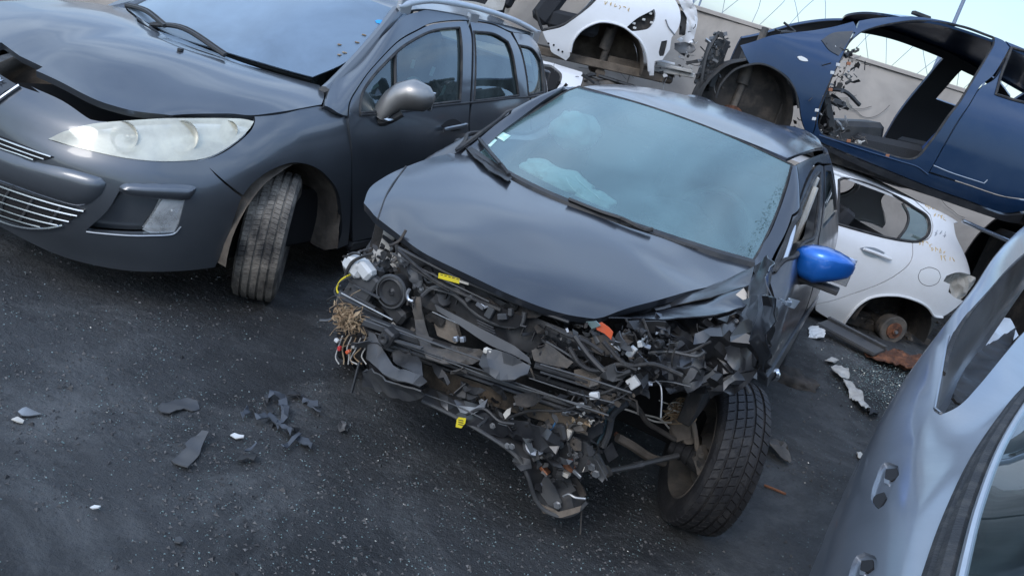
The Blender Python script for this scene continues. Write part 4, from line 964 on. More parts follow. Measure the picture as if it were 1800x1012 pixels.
panel('sill', NSB, [(1345,661),(1416,550),(1442,517),(1438,528),(1414,560),(1352,668)], 'black_gloss', B, off=.01, flange=.04, mirror=True)
# crumpled left fender
def crum(P, N):
    out = P.copy()
    for i, p in enumerate(P): out[i] = p+N[i]*(.05*noise.noise(Vector(p*5))+.03*abs(noise.noise(Vector(p*11)))-.03)
    return out
sheet('front_fender', BF, [(1327,470),(1350,448),(1352,488),(1364,522),(1355,600),(1346,655),(1336,668),(1322,655),(1300,630),(1285,600),(1297,570),(1312,542),(1318,502)], 1, [.72,.76,.82,.86,.88,.89,.88,.84,.80,.77,.76,.75,.74], 'black_gloss', B, amp=.020, sc=5, seed=3, step=.04)
sheet('fender_crease', BF, [(1314,530),(1330,520),(1347,517),(1362,524),(1352,600),(1344,650),(1334,600),(1322,560)], 1, [.78,.80,.84,.88,.90,.91,.87,.82], 'black_satin', B, amp=.02, sc=10, seed=8)
sheet('torn_trim', BF, [(1370,524),(1385,530),(1398,526),(1402,537),(1392,541),(1377,532)], 1, .91, 'satin_alu', B, amp=.01)
# blue mirror
def bmirror(sg, mt, parent):
    mb = MB(); n = 26; V = []
    sec = [(.865,.035,.035,0,0),(.885,.060,.055,.0,.0),(.925,.085,.072,.0,.0),(.985,.098,.080,-.005,.002),(1.04,.090,.066,-.014,.012),(1.085,.076,.050,-.026,.018),(1.118,.052,.034,-.040,.020),(1.130,.018,.014,-.048,.020)]
    c0 = (-.60, 0, 1.005)
    for (y, a, b2, dx, dz) in sec:
        for j in range(n):
            A = 2*math.pi*j/n; e = .5; ca, sa = math.cos(A), math.sin(A)
            x = math.copysign(abs(ca)**e, ca)*a*(1 if ca > 0 else .55); z = math.copysign(abs(sa)**e, sa)*b2
            V.append((c0[0]+x+dx, (.770+(y-.865)*.90)*sg, c0[2]+.022+z*.97+dz))
    k = len(sec); mb.add(V, [(i*n+j, i*n+(j+1)%n, (i+1)*n+(j+1)%n, (i+1)*n+j) for i in range(k-1) for j in range(n)]+[tuple(range(n)), tuple((k-1)*n+j for j in range(n))])
    o = mb.build('wing_mirror', mt, parent, smooth=60)
    V2 = 0
    mb = MB(); mb.tube(spl([(-.56,.78*sg,.925),(-.58,.81*sg,.935),(-.61,.85*sg,.950),(-.62,.91*sg,.957)], 5), .022, 10); mb.box((-.615,.90*sg,.948), (.10,.17,.022), bev=.4); mb.build('mirror_base', 'plastic', o)
    MB().box((-.662, .91*sg, 1.03), (.008,.19,.12), bev=.4).build('mirror_glass', 'chrome', o)
    return o
bm_ = bmirror(1, 'mirror_blue', B); bm_['label'] = 'bright blue mirror cap'
# front-left wheel, splayed, and the hidden others
_o = wheel(B, (-.02,.80,.305), R_(24), .305, .195, .20, 'tyre_black', chunky=True, camber=R_(-5), ribs=5, blocks=52)
for _c in _o.children:
    if _c.name.startswith('brake_disc'): _c.data.materials[0] = M['steel_dirty']
wheel(B, (0,-.74,.305), R_(18), .305, .19, .20, 'tyre_black', blocks=32)
for sg in (1,-1): wheel(B, (-2.52, sg*.74, .305), 0, .305, .19, .20, 'tyre_black', blocks=32)
# cabin
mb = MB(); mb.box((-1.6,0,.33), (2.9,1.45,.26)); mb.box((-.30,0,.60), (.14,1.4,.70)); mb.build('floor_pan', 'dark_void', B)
MB().box((-.52,0,.85), (.40,1.30,.14), bev=.4).build('dashboard', 'plastic', B)
for y in (.35,-.35):
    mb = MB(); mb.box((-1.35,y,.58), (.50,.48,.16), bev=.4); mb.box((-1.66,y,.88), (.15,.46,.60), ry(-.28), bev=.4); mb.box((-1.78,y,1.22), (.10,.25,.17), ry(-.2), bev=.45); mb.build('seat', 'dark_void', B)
mb = MB(); mb.box((-2.35,0,.58), (.45,1.2,.16), bev=.4); mb.box((-2.62,0,.88), (.14,1.2,.55), ry(-.3), bev=.4); mb.build('rear_seat', 'cloth', B)
mb = MB(); P = [(-.86-.05*math.cos(a), .35+.18*math.sin(a), .98+.16*math.cos(a)) for a in np.linspace(0, 6.283, 25)[:-1]]; mb.tube(P, .014, 8, closed=True); mb.build('steering_wheel', 'plastic', B)
# white bags imitate the broad soft reflection on the glass, a dark one lower
def blob(name, c, size, m, parent, amp=.2, seed=0, rot=None):
    bm = bmesh.new(); bmesh.ops.create_icosphere(bm, subdivisions=4, radius=1)
    for v in bm.verts:
        n_ = v.co.normalized(); k = 1+amp*noise.noise(n_*1.7+Vector((seed, 0, 0)))+amp*.35*noise.noise(n_*5+Vector((seed, 2, 0)))
        p = np.array([n_.x*size[0], n_.y*size[1], n_.z*size[2]])*k/1.0
        if rot is not None: p = rot@p
        v.co = Vector(p+np.array(c))
    me = bpy.data.meshes.new(name); bm.to_mesh(me); bm.free(); me.shade_smooth(); return link(name, me, m, parent)
def behind_glass(u, v, d):
    q = NWB.inv([(u, v)]); return NWB.pos(q)[0]-NWB.nor(q)[0]*d
_a, _b = behind_glass(955,268,.10), behind_glass(1050,322,.085)
for k, (t_, s_) in enumerate(((0,.075),(.45,.085),(1.,.06))):
    blob('reflection_airbag', _a+(_b-_a)*t_, (s_,s_*1.5,s_*.7), 'reflection_airbag', B, .25, k)
blob('reflection_airbag', behind_glass(1010,195,.10), (.10,.12,.09), 'reflection_airbag', B, .3, 5)
blob('reflection_airbag', (-.72,.22,.99), (.10,.16,.07), 'cloth', B, .3, 9)
MB().box((-.33,-.33,1.0), (.03,.06,.015), rz(.6)).build('paper_scrap', 'card', B)
MB().box((-1.5,.66,.98), (.07,.03,.62), ry(-.1), bev=.4).build('belt_pillar', 'bare_white', B)
mb = MB(); mb.tube(spl([(-1.38,.68,1.25),(-1.32,.69,.98),(-1.36,.68,.70)], 6), .02, 6); mb.build('seat_belt', 'card', B)
# ---------------- torn-off front end
def tb(name, pts, x, r, m, parent=B, ax=0, n=7):
    xs_ = x if hasattr(x, '__len__') else [x]*len(pts); P = [at(u, v, ax, w) for (u, v), w in zip(pts, xs_)]
    return MB().tube(spl(P, 5), r, n).build(name, m, parent)
def bar(name, p, q, x, h, d, m, parent=B, x2=None):
    a = at(*p, 0, x); b2 = at(*q, 0, x if x2 is None else x2); v = b2-a; L_ = np.linalg.norm(v); e1 = v/L_; e2 = np.cross([1,0,0], e1); e2 /= np.linalg.norm(e2); e0 = np.cross(e1, e2)
    return MB().box((a+b2)/2, (d, L_, h), np.stack([e0, e1, e2], 1), bev=.18).build(name, m, parent)
def plate(name, pts, x, m, t=.004, amp=.006, seed=0, parent=B, sc=9, step=.03): return sheet(name, BF, pts, 0, x, m, parent, amp=amp, sc=sc, thick=t, seed=seed, step=step)
# engine bay mass
mb = MB(); mb.box((.02,-.08,.50), (.46,.95,.42), bev=.12); mb.box((.10,.05,.72), (.34,.46,.10), bev=.3); mb.box((.12,-.50,.62), (.22,.20,.24), bev=.2); mb.build('engine', 'liner_black', B)
mb = MB(); mb.box((.05,.70,.66), (.50,.05,.34), bev=.2); mb.box((.05,-.66,.66), (.50,.05,.34), bev=.2); mb.box((-.18,0,.58), (.05,1.4,.75), bev=.2); mb.build('inner_wing', 'liner_black', B)
# slam panel (upper front panel) with latch recess
plate('slam_panel', [(690,428),(742,455),(800,487),(880,528),(960,566),(1040,596),(1046,640),(1000,640),(930,620),(870,596),(800,566),(748,540),(712,505)], [.60,.60,.62,.62,.62,.60,.58,.60,.62,.62,.62,.62,.60], 'plastic', t=.01, amp=.010, seed=1)
tb('grille_rim', [(742,520),(760,506),(785,507),(812,528),(845,556),(885,572),(915,570),(922,548)], .655, .008, 'plastic_grey')
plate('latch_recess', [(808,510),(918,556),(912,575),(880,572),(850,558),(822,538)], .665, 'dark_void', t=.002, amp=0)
for (u, v, s_, m_) in ((826,524,.016,'steel_dark'),(846,536,.02,'chrome'),(862,548,.025,'steel_dark'),(884,556,.02,'plastic_grey'),(898,548,.014,'steel_dark'),(856,538,.01,'satin_alu')):
    c = at(u, v, 0, .675); MB().box(c, (.02, s_*1.7, s_), rx(u*.1), bev=.25).build('latch_piece', m_, B)
for k in range(4): bar('vent_slat', (838+k*1.5,562+k*5), (868+k*1.5,576+k*5), .665, .003, .006, 'plastic_grey')
tb('horn_ring', [(746,486),(756,480),(766,484),(764,494),(752,496),(746,488)], .63, .004, 'plastic_grey')
# upper-left opening disc
mb = MB()
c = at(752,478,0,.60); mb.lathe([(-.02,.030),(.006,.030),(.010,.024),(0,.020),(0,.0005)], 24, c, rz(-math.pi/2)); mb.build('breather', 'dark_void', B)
# yellow tag
bar('warning_tag', (771,484), (808,494), .665, .018, .004, 'yellow'); bar('tag_tail', (808,494), (824,499), .665, .008, .004, 'card')
for k in range(5): bar('tag_print', (774+k*7, 482+k*1.9), (778+k*7, 483+k*1.9), .669, .0022, .001, 'ink')
# brackets and eyelets
for (pts, x, m_) in (([(697,452),(712,448),(722,458),(716,468),(702,464)], .62, 'steel_dark'),([(730,500),(742,496),(754,508),(750,520),(736,514)], .64, 'steel_dark')):
    plate('bracket', pts, x, m_, amp=.002); 
for (u, v, x) in ((707,457,.63),(741,507,.655),(684,590,.72)):
    c = at(u, v, 0, x); mb = MB(); hexbolt(mb, c, .008); mb.build('bolt', 'steel', B)
# white inner strut and apron at the far corner
plate('apron_strut', [(678,398),(696,408),(690,430),(680,447),(664,442),(672,420)], .48, 'bare_white', t=.012, amp=.01, seed=5)
plate('apron_panel', [(655,436),(690,446),(698,470),(680,480),(655,470)], .52, 'bare_white', t=.004, amp=.02, seed=6)
mb = MB()
for k, r_ in enumerate((.10,.085,.07)):
    pass
# washer bottle
def bottle(c, s_, m_, name, rot=None, parent=B):
    mb = MB(); mb.box(c, s_, rot, bev=.42); return mb.build(name, m_, parent)
o = bottle(at(627,466,0,.66), (.07,.085,.065), 'white_plastic', 'washer_bottle', rx(-.35))
bottle(at(643,474,0,.67), (.05,.07,.05), 'white_plastic', 'bottle_neck', rx(-.5), o)
tb('bottle_rim', [(608,452),(620,445),(634,447)], .69, .005, 'plastic', parent=o)
tb('hose', [(608,480),(618,462),(634,452),(655,446)], .70, .006, 'rubber')
# grey module below it
mb = MB(); mb.box(at(645,505,0,.62), (.10,.10,.15), rx(-.3), bev=.15); mb.build('control_module', 'plastic_grey', B)
bar('module_rib', (622,500), (668,524), .68, .006, .012, 'plastic_grey'); bar('module_rib', (622,520), (660,541), .68, .006, .012, 'plastic_grey')
# wires at the corner
for k, (pts, m_) in enumerate((([(620,480),(600,492),(592,508),(600,520),(618,528)], 'yellow'),([(622,484),(598,496),(588,512),(598,526)], 'plastic_grey'),([(575,528),(590,520),(610,524)], 'rubber'),([(604,470),(612,490),(630,505)], 'rubber'))):
    tb('wire', pts, [.68]*len(pts), .0035, m_)
# horn / headlamp motor
mb = MB(); c = at(690,512,0,.66); R0 = rz(-math.pi/2)
mb.lathe([(-.10,.052),(.0,.056),(.012,.052),(.016,.044),(.006,.038),(.004,.012),(.012,.0005)], 32, c, R0); mb.build('horn', 'plastic', B)
mb = MB().lathe([(.0,.060),(.008,.062),(.016,.058),(.016,.052)], 32, c, R0); mb.build('horn_ring', 'steel_dark', B)
bottle(at(668,478,0,.60), (.08,.07,.06), 'plastic', 'relay_box'); bottle(at(700,545,0,.62), (.08,.10,.06), 'plastic', 'relay_box', rx(-.4))
plate('headlamp_frame', [(652,520),(700,545),(745,565),(752,600),(720,600),(680,580),(650,560)], .60, 'plastic', t=.02, amp=.02, seed=9)
# V-shaped torn deflector
plate('air_deflector', [(722,520),(738,522),(744,560),(752,590),(790,606),(842,612),(858,622),(830,640),(780,640),(752,630),(736,600),(726,560)], [.66,.67,.68,.69,.69,.68,.67,.71,.73,.73,.71,.68], 'steel_dirty', amp=.02, seed=12, sc=12)
tb('hose_clip', [(720,508),(716,516),(718,526),(726,530)], .69, .006, 'satin_alu')
# bent light strip
plate('bent_strip', [(763,535),(800,553),(870,590),(905,608),(930,628),(934,640),(900,622),(860,606),(800,566),(768,546)], [.70,.70,.70,.70,.69,.69,.71,.71,.71,.70], 'plastic_grey', amp=.006, seed=14, t=.006)
plate('radiator_side', [(768,548),(800,570),(808,598),(800,604),(768,590),(762,570)], .64, 'inner_dirty', amp=.004, t=.02, seed=15)
# radiator core with fins
rad = [(742,636),(850,676),(960,714),(1040,742),(1030,760),(930,730),(830,700),(748,676)]
M['fin'] = mat('fin', (.24,.19,.14), .6, .4, col2=(.09,.075,.06), nscale=14)
plate('radiator', rad, .60, 'liner_black', amp=0, t=.03)
mb = MB()
for k in range(17):
    t = k/16; a = at(745+2*t, 640+36*t, 0, .606); b2 = at(1036-6*t, 738+22*t, 0, .606); mb.tube([a+[.004,0,0], b2+[.004,0,0]], .0017, 4)
o = mb.build('radiator_fins', 'fin', B); tag(o, kind='stuff')
# crossbeam: parallel rails
for k, (p, q, x, h, d, m_) in enumerate((((594,520),(672,556),.72,.026,.05,'steel_dark'),((640,562),(760,604),.74,.022,.05,'steel_dark'),((636,578),(905,672),.72,.018,.03,'plastic'),((640,590),(1040,722),.715,.010,.03,'steel_dark'),((668,606),(1046,732),.71,.007,.04,'plastic_grey'),
        ((735,628),(1060,742),.70,.006,.03,'plastic'),((760,600),(1090,706),.69,.014,.03,'plastic'),((940,640),(1115,692),.69,.010,.04,'plastic'),((950,652),(1110,702),.695,.006,.02,'plastic_grey'),((620,545),(700,580),.73,.010,.03,'plastic'))):
    bar('crossbeam_rail', p, q, x, h, d, m_, x2=x-.10)
mb = MB(); c = at(684,592,0,.76); mb.box(c, (.05,.05,.06), rx(-.3), bev=.3); mb.lathe([(0,.016),(.02,.016),(.02,.010),(.01,.0005)], 16, c+[.02,0,0], rz(-math.pi/2)); mb.build('tow_eye_mount', 'plastic', B)
mb = MB(); c = at(808,598,0,.74)
for d_ in ((-.012,0),(.010,.008)): mb.box(c+[0,d_[0],d_[1]], (.02,.014,.018), rx(.4), bev=.3)
mb.build('clip', 'satin_alu', B); c = at(800,596,0,.745); mb = MB(); hexbolt(mb, c, .008); mb.build('bolt', 'chrome', B)
c = at(858,617,0,.74); MB().box(c, (.02,.03,.018), bev=.4).build('clip', 'card', B)
for k, (pts, r_, m_) in enumerate((([(600,515),(640,536),(690,562)], .003, 'steel'),([(650,560),(760,602),(850,634),(900,655)], .0035, 'steel_dark'),([(690,600),(800,640),(900,676),(1040,716)], .0028, 'steel_dark'),([(660,585),(760,622),(860,655)], .0022, 'plastic_grey'),
    ([(905,672),(1000,706),(1070,730)], .003, 'steel_dark'),([(930,664),(1010,690),(1080,708)], .0025, 'steel_dark'),([(950,640),(1030,664),(1110,690)], .003, 'plastic_grey'),([(740,690),(800,712),(850,736)], .0026, 'steel_dark'),([(760,548),(830,580),(900,612)], .002, 'steel'),
    ([(750,505),(800,520),(850,556),(925,574)], .003, 'plastic_grey'),([(960,600),(1000,624),(1030,646)], .004, 'plastic_grey'),([(700,436),(800,486),(900,530),(1000,566)], .006, 'plastic'),([(690,446),(760,482),(860,530)], .003, 'steel_dark'))):
    tb('beam_highlight', pts, .735 if k not in (8,9,10,11,12) else .66, r_, m_)  # thin tubes laid along the beams to imitate their bright edge highlights
for k in range(14): bar('panel_rib', (770+k*19, 500+k*9.2), (764+k*19, 516+k*9.2), .64, .004, .012, 'plastic')
for (u, v) in ((800,508),(905,560),(960,585),(1000,600)): c = at(u, v, 0, .642); mb = MB(); hexbolt(mb, c, .007); mb.build('bolt', 'steel_dark', B)
# leaves jammed in the corner
lf = random.Random(21); mb = MB()
for k in range(300):
    u = lf.gauss(612,12); v = lf.gauss(560,11)+.35*(u-612); c = at(u, v, 0, lf.uniform(.66,.76)); a = lf.random()*6.28; s_ = lf.uniform(.006,.02)
    R3 = rx(lf.random()*6)@ry(lf.random()*6); q = [(-s_,0,0),(0,s_*.35,.002),(s_,0,0),(0,-s_*.35,.002)]; mb.add([c+R3@np.array(p_) for p_ in q], [(0,1,2,3)])
for k in range(36):
    u = lf.gauss(612,15); v = lf.gauss(565,20); c = at(u, v, 0, .75); R3 = rx(lf.random()*6)@ry(lf.random()*6); mb.tube([c, c+R3@np.array([.03,.01,0]), c+R3@np.array([.06,0,.01])], .0012, 4)
o = mb.build('leaf_litter', 'leaf', B, smooth=0); tag(o, kind='stuff')
for k in range(7):
    u = 590+k*8; tb('root_strand', [(u+12,590+k),(u+4,612),(u+8*math.sin(k),628+4*math.sin(k*2)),(u+6,640)], [.72]*4, .0025, 'leaf' if k % 2 else 'bare_white')
for (u, v, m_) in ((597,612,'red'),(612,618,'orange'),(592,598,'white_plastic'),(622,608,'bare_white')): MB().box(at(u, v, 0, .74), (.014,.012,.016), rx(u), bev=.3).build('cable_plug', m_, B)
# air duct: two crushed scoops
plate('air_duct', [(650,585),(660,588),(672,612),(690,640),(742,662),(752,672),(738,678),(700,668),(672,655),(655,640),(642,628)], [.74,.74,.76,.80,.82,.80,.84,.86,.84,.80,.76], 'plastic_grey', amp=.018, seed=20, t=.005, sc=8)
plate('air_duct', [(636,655),(650,650),(690,668),(738,690),(742,700),(730,706),(700,700),(660,690),(634,682)], [.76,.80,.84,.84,.80,.78,.78,.76,.74], 'plastic_grey', amp=.018, seed=22, t=.005, sc=8)
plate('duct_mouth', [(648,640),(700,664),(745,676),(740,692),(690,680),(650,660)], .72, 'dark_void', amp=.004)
bar('duct_edge', (632,636), (618,690), .74, .006, .01, 'plastic_grey'); bar('duct_edge', (668,590), (742,612), .76, .006, .02, 'plastic_grey')
plate('duct_flank', [(690,612),(735,628),(742,640),(745,664),(712,650),(692,636)], [.74,.74,.76,.80,.80,.76], 'plastic', amp=.01, seed=23)
# hanging torn flap
plate('torn_flap', [(846,618),(872,614),(905,628),(930,640),(926,655),(906,668),(884,672),(872,666),(852,652),(842,640)], [.74,.74,.75,.74,.76,.78,.79,.79,.78,.76], 'plastic_grey', amp=.022, seed=30, sc=11, t=.004)
# grey support plates right of centre
plate('support_plate', [(934,616),(958,604),(972,612),(1008,636),(998,646),(960,640),(938,634)], .68, 'steel_dirty', amp=.01, seed=31)
plate('support_plate', [(1010,650),(1034,646),(1056,668),(1050,684),(1012,676)], .66, 'inner_dirty', amp=.01, seed=33)
plate('headlamp_bracket', [(1036,594),(1062,588),(1082,606),(1080,622),(1060,626),(1040,618)], .60, 'steel_dirty', amp=.008, seed=34)
tb('hook', [(1074,604),(1082,610),(1090,616),(1086,608),(1080,602)], .62, .003, 'steel')
plate('orange_shard', [(1048,570),(1058,566),(1070,576),(1077,584),(1074,597),(1062,586),(1050,579)], .62, 'orange', amp=.008, seed=35)
plate('clear_shard', [(1028,566),(1048,564),(1056,572),(1040,578)], .63, 'chip_glass', amp=.01, seed=36)
# dark crushed mass of the left headlamp corner
for k, (pts, xs_, m_, a_) in enumerate((
    ([(1080,570),(1180,562),(1250,560),(1300,545),(1330,600),(1335,660),(1300,668),(1240,690),(1190,694),(1150,680),(1110,650),(1085,610)], .40, 'black_gloss', .06),
    ([(1150,600),(1200,590),(1240,620),(1230,680),(1180,690),(1145,650)], .50, 'black_gloss', .05),
    ([(1225,585),(1290,560),(1325,620),(1320,655),(1270,660),(1230,640)], .45, 'black_gloss', .045),
    ([(1110,560),(1170,566),(1180,600),(1140,610),(1100,590)], .54, 'plastic', .04))):
    plate('crushed_fender_liner', pts, xs_, m_, amp=a_, seed=40+k, sc=10, step=.028)
for (pts, x) in (([(1266,610),(1275,590),(1290,572),(1302,566),(1292,580),(1278,596),(1272,612)], .42),([(1224,668),(1246,656),(1262,640),(1258,660),(1240,672),(1228,676)], .46),([(1236,600),(1262,582),(1270,580),(1252,596),(1238,606)], .44),([(1226,640),(1238,632),(1242,650),(1230,656)], .46),([(1284,655),(1296,640),(1298,652)], .42)):
    plate('scraped_edge', pts, x, 'satin_alu', amp=.006, seed=int(pts[0][0]), t=.002)
tb('scraped_seam', [(1222,680),(1250,672),(1270,668),(1290,660),(1305,668),(1318,690)], .44, .006, 'plastic_grey')
# white connectors, wires across the right half
for (u, v, w_, h_, x, a) in ((1110,618,.022,.036,.62,-.3),(1126,604,.016,.02,.60,.5),(1133,592,.012,.018,.60,.2),(1124,640,.010,.03,.62,.1),(1113,672,.035,.035,.66,-.6),(1045,695,.030,.022,.70,.5),(1020,712,.02,.01,.71,.6)):
    MB().box(at(u, v, 0, x), (.02, w_, h_), rx(a), bev=.25).build('connector', 'white_plastic', B)
wr = random.Random(33)
for pts, r_, m_ in (([(880,740),(930,722),(985,722),(1020,712),(1045,696),(1078,684),(1095,668)], .005, 'rubber'),([(1000,610),(1020,640),(1050,652),(1090,640),(1120,650)], .008, 'rubber'),([(1010,590),(1040,630),(1075,660),(1110,652)], .010, 'plastic'),
    ([(1100,560),(1120,600),(1118,650),(1098,690)], .004, 'rubber'),([(1140,620),(1180,618),(1224,626),(1240,618)], .006, 'steel_dark'),([(700,440),(760,490),(820,520),(880,545)], .006, 'rubber'),([(722,470),(770,500),(790,512)], .004, 'rubber'),
    ([(1060,600),(1100,640),(1150,640),(1200,660)], .007, 'rubber'),([(1130,560),(1150,600),(1200,620),(1250,600)], .005, 'rubber'),([(960,570),(1000,590),(1030,600),(1060,620)], .006, 'rubber')):
    tb('cable', pts, .68 if pts[0][0] < 1100 else .56, r_, m_)
# lower edge: belly tray hanging to the ground
plate('belly_tray', [(742,700),(800,728),(860,764),(905,796),(925,830),(938,872),(955,892),(985,904),(1012,898),(1030,880),(1018,872),(1005,850),(990,800),(960,770),(900,740),(820,705),(760,682)],
    [.70,.70,.70,.68,.66,.62,.60,.58,.56,.54,.52,.52,.54,.56,.60,.62,.66], 'plastic', amp=.022, seed=50, t=.006, sc=9)
tb('tray_lip', [(742,704),(800,732),(862,768),(906,800),(927,835),(940,874),(956,895),(985,907),(1012,901),(1032,882)], [.71,.71,.71,.69,.67,.63,.61,.59,.57,.55], .007, 'plastic_grey')
plate('tray_skirt', [(938,868),(950,886),(980,900),(1020,890),(1018,900),(985,910),(955,902),(942,886)], .60, 'inner_dirty', amp=.008, seed=51)
plate('warning_label', [(803,736),(806,733),(819,735),(818,743),(811,752),(801,750)], .735, 'yellow', amp=.001, t=.002)
for k in range(3): bar('label_print', (805.5,737+k*4), (814.5,739+k*4), .738, .0022, .001, 'ink')
plate('tray_pipe', [(760,690),(840,712),(880,740),(900,760),(880,772),(840,750),(790,720)], .70, 'black_gloss', amp=.03, seed=53)
plate('tray_pipe', [(880,735),(940,742),(985,760),(980,795),(940,790),(900,770)], .68, 'black_gloss', amp=.03, seed=54)
for (u, v) in ((892,783),(900,784),(847,706),(866,748)): c = at(u, v, 0, .715); mb = MB(); hexbolt(mb, c, .009); mb.build('bolt', 'steel', B)
plate('sheet_scrap', [(805,712),(835,716),(850,706),(858,700),(852,716),(830,728),(810,724)], .73, 'satin_alu', amp=.012, seed=55)
plate('leaf_scrap', [(884,728),(890,720),(898,716),(896,728),(888,736)], .73, 'card', amp=.004, seed=56)
tb('pipe', [(820,728),(850,718),(878,740),(905,745)], .73, .006, 'plastic')
# compressor hanging at the corner
R0 = rz(-math.pi/2)@rx(.35)
mb = MB(); c = at(940,783,0,.60)
mb.lathe([(-.06,.040),(.03,.040),(.036,.036),(.036,.012),(.05,.010),(.05,.0005)], 32, c, rz(-1.2)@rx(.6)); mb.build('compressor', 'satin_alu', B)
for k in range(3): MB().lathe([(.004+k*.012,.041),(.008+k*.012,.043),(.012+k*.012,.041)], 32, c, rz(-1.2)@rx(.6)).build('pulley_rib', 'steel', B)
mb = MB(); c = at(963,768,0,.63); mb.lathe([(-.014,.040),(0,.046),(.012,.044),(.014,.030),(.002,.026),(.002,.0005)], 32, c, rz(-1.3)@rx(.5)); mb.build('pulley', 'rubber', B)
tb('sensor_wire', [(978,738),(972,750),(962,762),(965,775)], .66, .003, mat('blue_wire', (.05,.16,.32), .5))
c = at(985,758,0,.61); MB().box(c, (.05,.05,.06), rx(.5), bev=.35).build('alternator_case', 'steel_dark', B)
plate('mount_plate', [(975,800),(1000,772),(1030,776),(1052,800),(1068,832),(1060,846),(1050,838),(1040,826),(1000,835),(970,838),(955,820)], [.56]*11, 'steel_dark', amp=.008, seed=60, t=.012)
for (u, v) in ((985,781),(1011,800),(1040,820),(1047,832)):
    c = at(u, v, 0, .585); mb = MB(); hexbolt(mb, c, .012); mb.build('bolt', 'steel', B)
for (u, v, m_, w_, h_, a) in ((970,800,'copper',.03,.010,.6),(958,826,'copper',.035,.012,.5),(1002,818,'rust',.04,.03,.2),(945,812,'steel_dark',.04,.03,.4),(978,806,'steel_dark',.06,.02,.7),(994,832,'card',.03,.014,0),(1005,812,'orange',.012,.008,.2),(936,808,'card',.02,.02,.3),(1000,762,'card',.02,.04,.1)):
    MB().box(at(u, v, 0, .60), (.03, w_, h_), rx(-a), bev=.3).build('broken_casting', m_, B)
plate('lower_bracket', [(946,842),(966,834),(978,850),(990,880),(984,892),(966,884),(952,864)], .58, 'plastic_grey', amp=.01, seed=62)
c = at(980,887,0,.60); mb = MB(); hexbolt(mb, c, .012); mb.build('bolt', 'steel', B)
plate('lower_bracket', [(960,838),(1010,840),(1030,872),(1005,884),(980,862)], .50, 'liner_black', amp=.02, seed=63)
tb('clip', [(990,872),(1000,868),(1012,874),(1030,876)], .60, .005, 'steel')
tb('hanging_wire', [(1024,880),(1022,900),(1021,925),(1020,938)], .52, .003, 'steel_dirty')
# subframe rail and boxes beside the wheel well
plate('rail_end', [(1000,722),(1018,712),(1016,742),(1006,756),(998,746)], .56, 'bare_white', amp=.004, seed=70)
mb = MB(); mb.box(at(1040,745,0,.44), (.14,.085,.13), rx(-.3), bev=.12); mb.build('frame_rail', 'steel_dark', B)
plate('frame_flange', [(1026,720),(1062,716),(1060,760),(1040,772),(1024,762)], .52, 'plastic_grey', amp=.006, seed=71)
tb('frame_pipe', [(1102,708),(1078,728),(1070,760),(1060,785)], .50, .012, 'plastic_grey')
tb('frame_pipe', [(1092,706),(1070,724),(1062,756),(1050,780)], .49, .006, mat('blue_grey', (.05,.09,.11), .5))
plate('black_clip', [(1062,790),(1076,776),(1088,800),(1070,812)], .52, 'black_gloss', amp=.004, seed=72)
# suspension: arms, shaft, knuckle, strut
hub = np.array([-.02,.78,.30])
o = tb('track_rod', [(1066,828),(1110,820),(1150,810),(1192,800)], [.36,.28,.2,.12], .011, 'steel_dark')
tb('rod_end', [(1056,836),(1064,830),(1070,826)], .37, .022, 'steel_dirty')
tb('rod_collar', [(1118,818),(1130,815)], [.26,.24], .014, 'steel_dark')
mb = MB(); c = at(1208,798,0,.08); 
mb.lathe([(-.07,.026),(-.05,.032),(-.045,.026),(-.02,.036),(-.015,.030),(.01,.042),(.015,.036),(.04,.050),(.07,.052),(.08,.0005)], 28, c); mb.build('drive_boot', 'rubber', B)
tb('suspension_arm', [(1085,768),(1110,782),(1140,802),(1168,812)], [.28,.24,.16,.10], .017, 'inner_dirty')
tb('suspension_arm', [(1082,762),(1120,790),(1150,806)], [.26,.2,.14], .010, 'rust')
tb('anti_roll_bar', [(1104,706),(1120,716),(1138,742),(1160,756),(1186,772)], [.30,.28,.22,.16,.1], .010, 'steel_dirty')
tb('brake_pipe', [(1090,716),(1120,726),(1150,740),(1180,742)], [.3,.26,.2,.12], .0035, 'card')
tb('brake_pipe', [(1130,728),(1160,736),(1176,752)], [.2,.16,.12], .0035, 'card')
tb('strut', [(1196,700),(1206,740),(1212,775)], [.06,.06,.05], .030, 'inner_dirty')
tb('strut_link', [(1214,722),(1222,760),(1228,806)], [.10,.10,.09], .010, 'inner_dirty')
plate('knuckle', [(1216,800),(1240,780),(1250,800),(1246,830),(1234,850),(1226,828)], .10, 'steel_dirty', amp=.015, seed=80, t=.03)
plate('knuckle_arm', [(1180,716),(1212,710),(1214,770),(1190,776),(1178,750)], .09, 'inner_dirty', amp=.015, seed=81, t=.02)
lf = random.Random(77)
for k in range(26):
    P = [(lf.gauss(1192,14), lf.gauss(722,9)) for _ in range(4)]; tb('straw', P, [lf.uniform(.08,.16) for _ in range(4)], .0022, 'leaf' if k % 3 else 'card')
for (u, v) in ((1236,838),(1140,812),(1233,800)): c = at(u, v, 0, .14); mb = MB(); hexbolt(mb, c, .010); mb.build('bolt', 'steel_dirty', B)
# fallen chrome ring cap under the sill
c = BF.at(1356,657,1,.86); mb = MB(); mb.lathe([(0,.030),(.012,.036),(.02,.034),(.01,.022),(0,.022)], 24, c, rz(.9), closed=True); mb.build('chrome_ring', 'chrome', B)
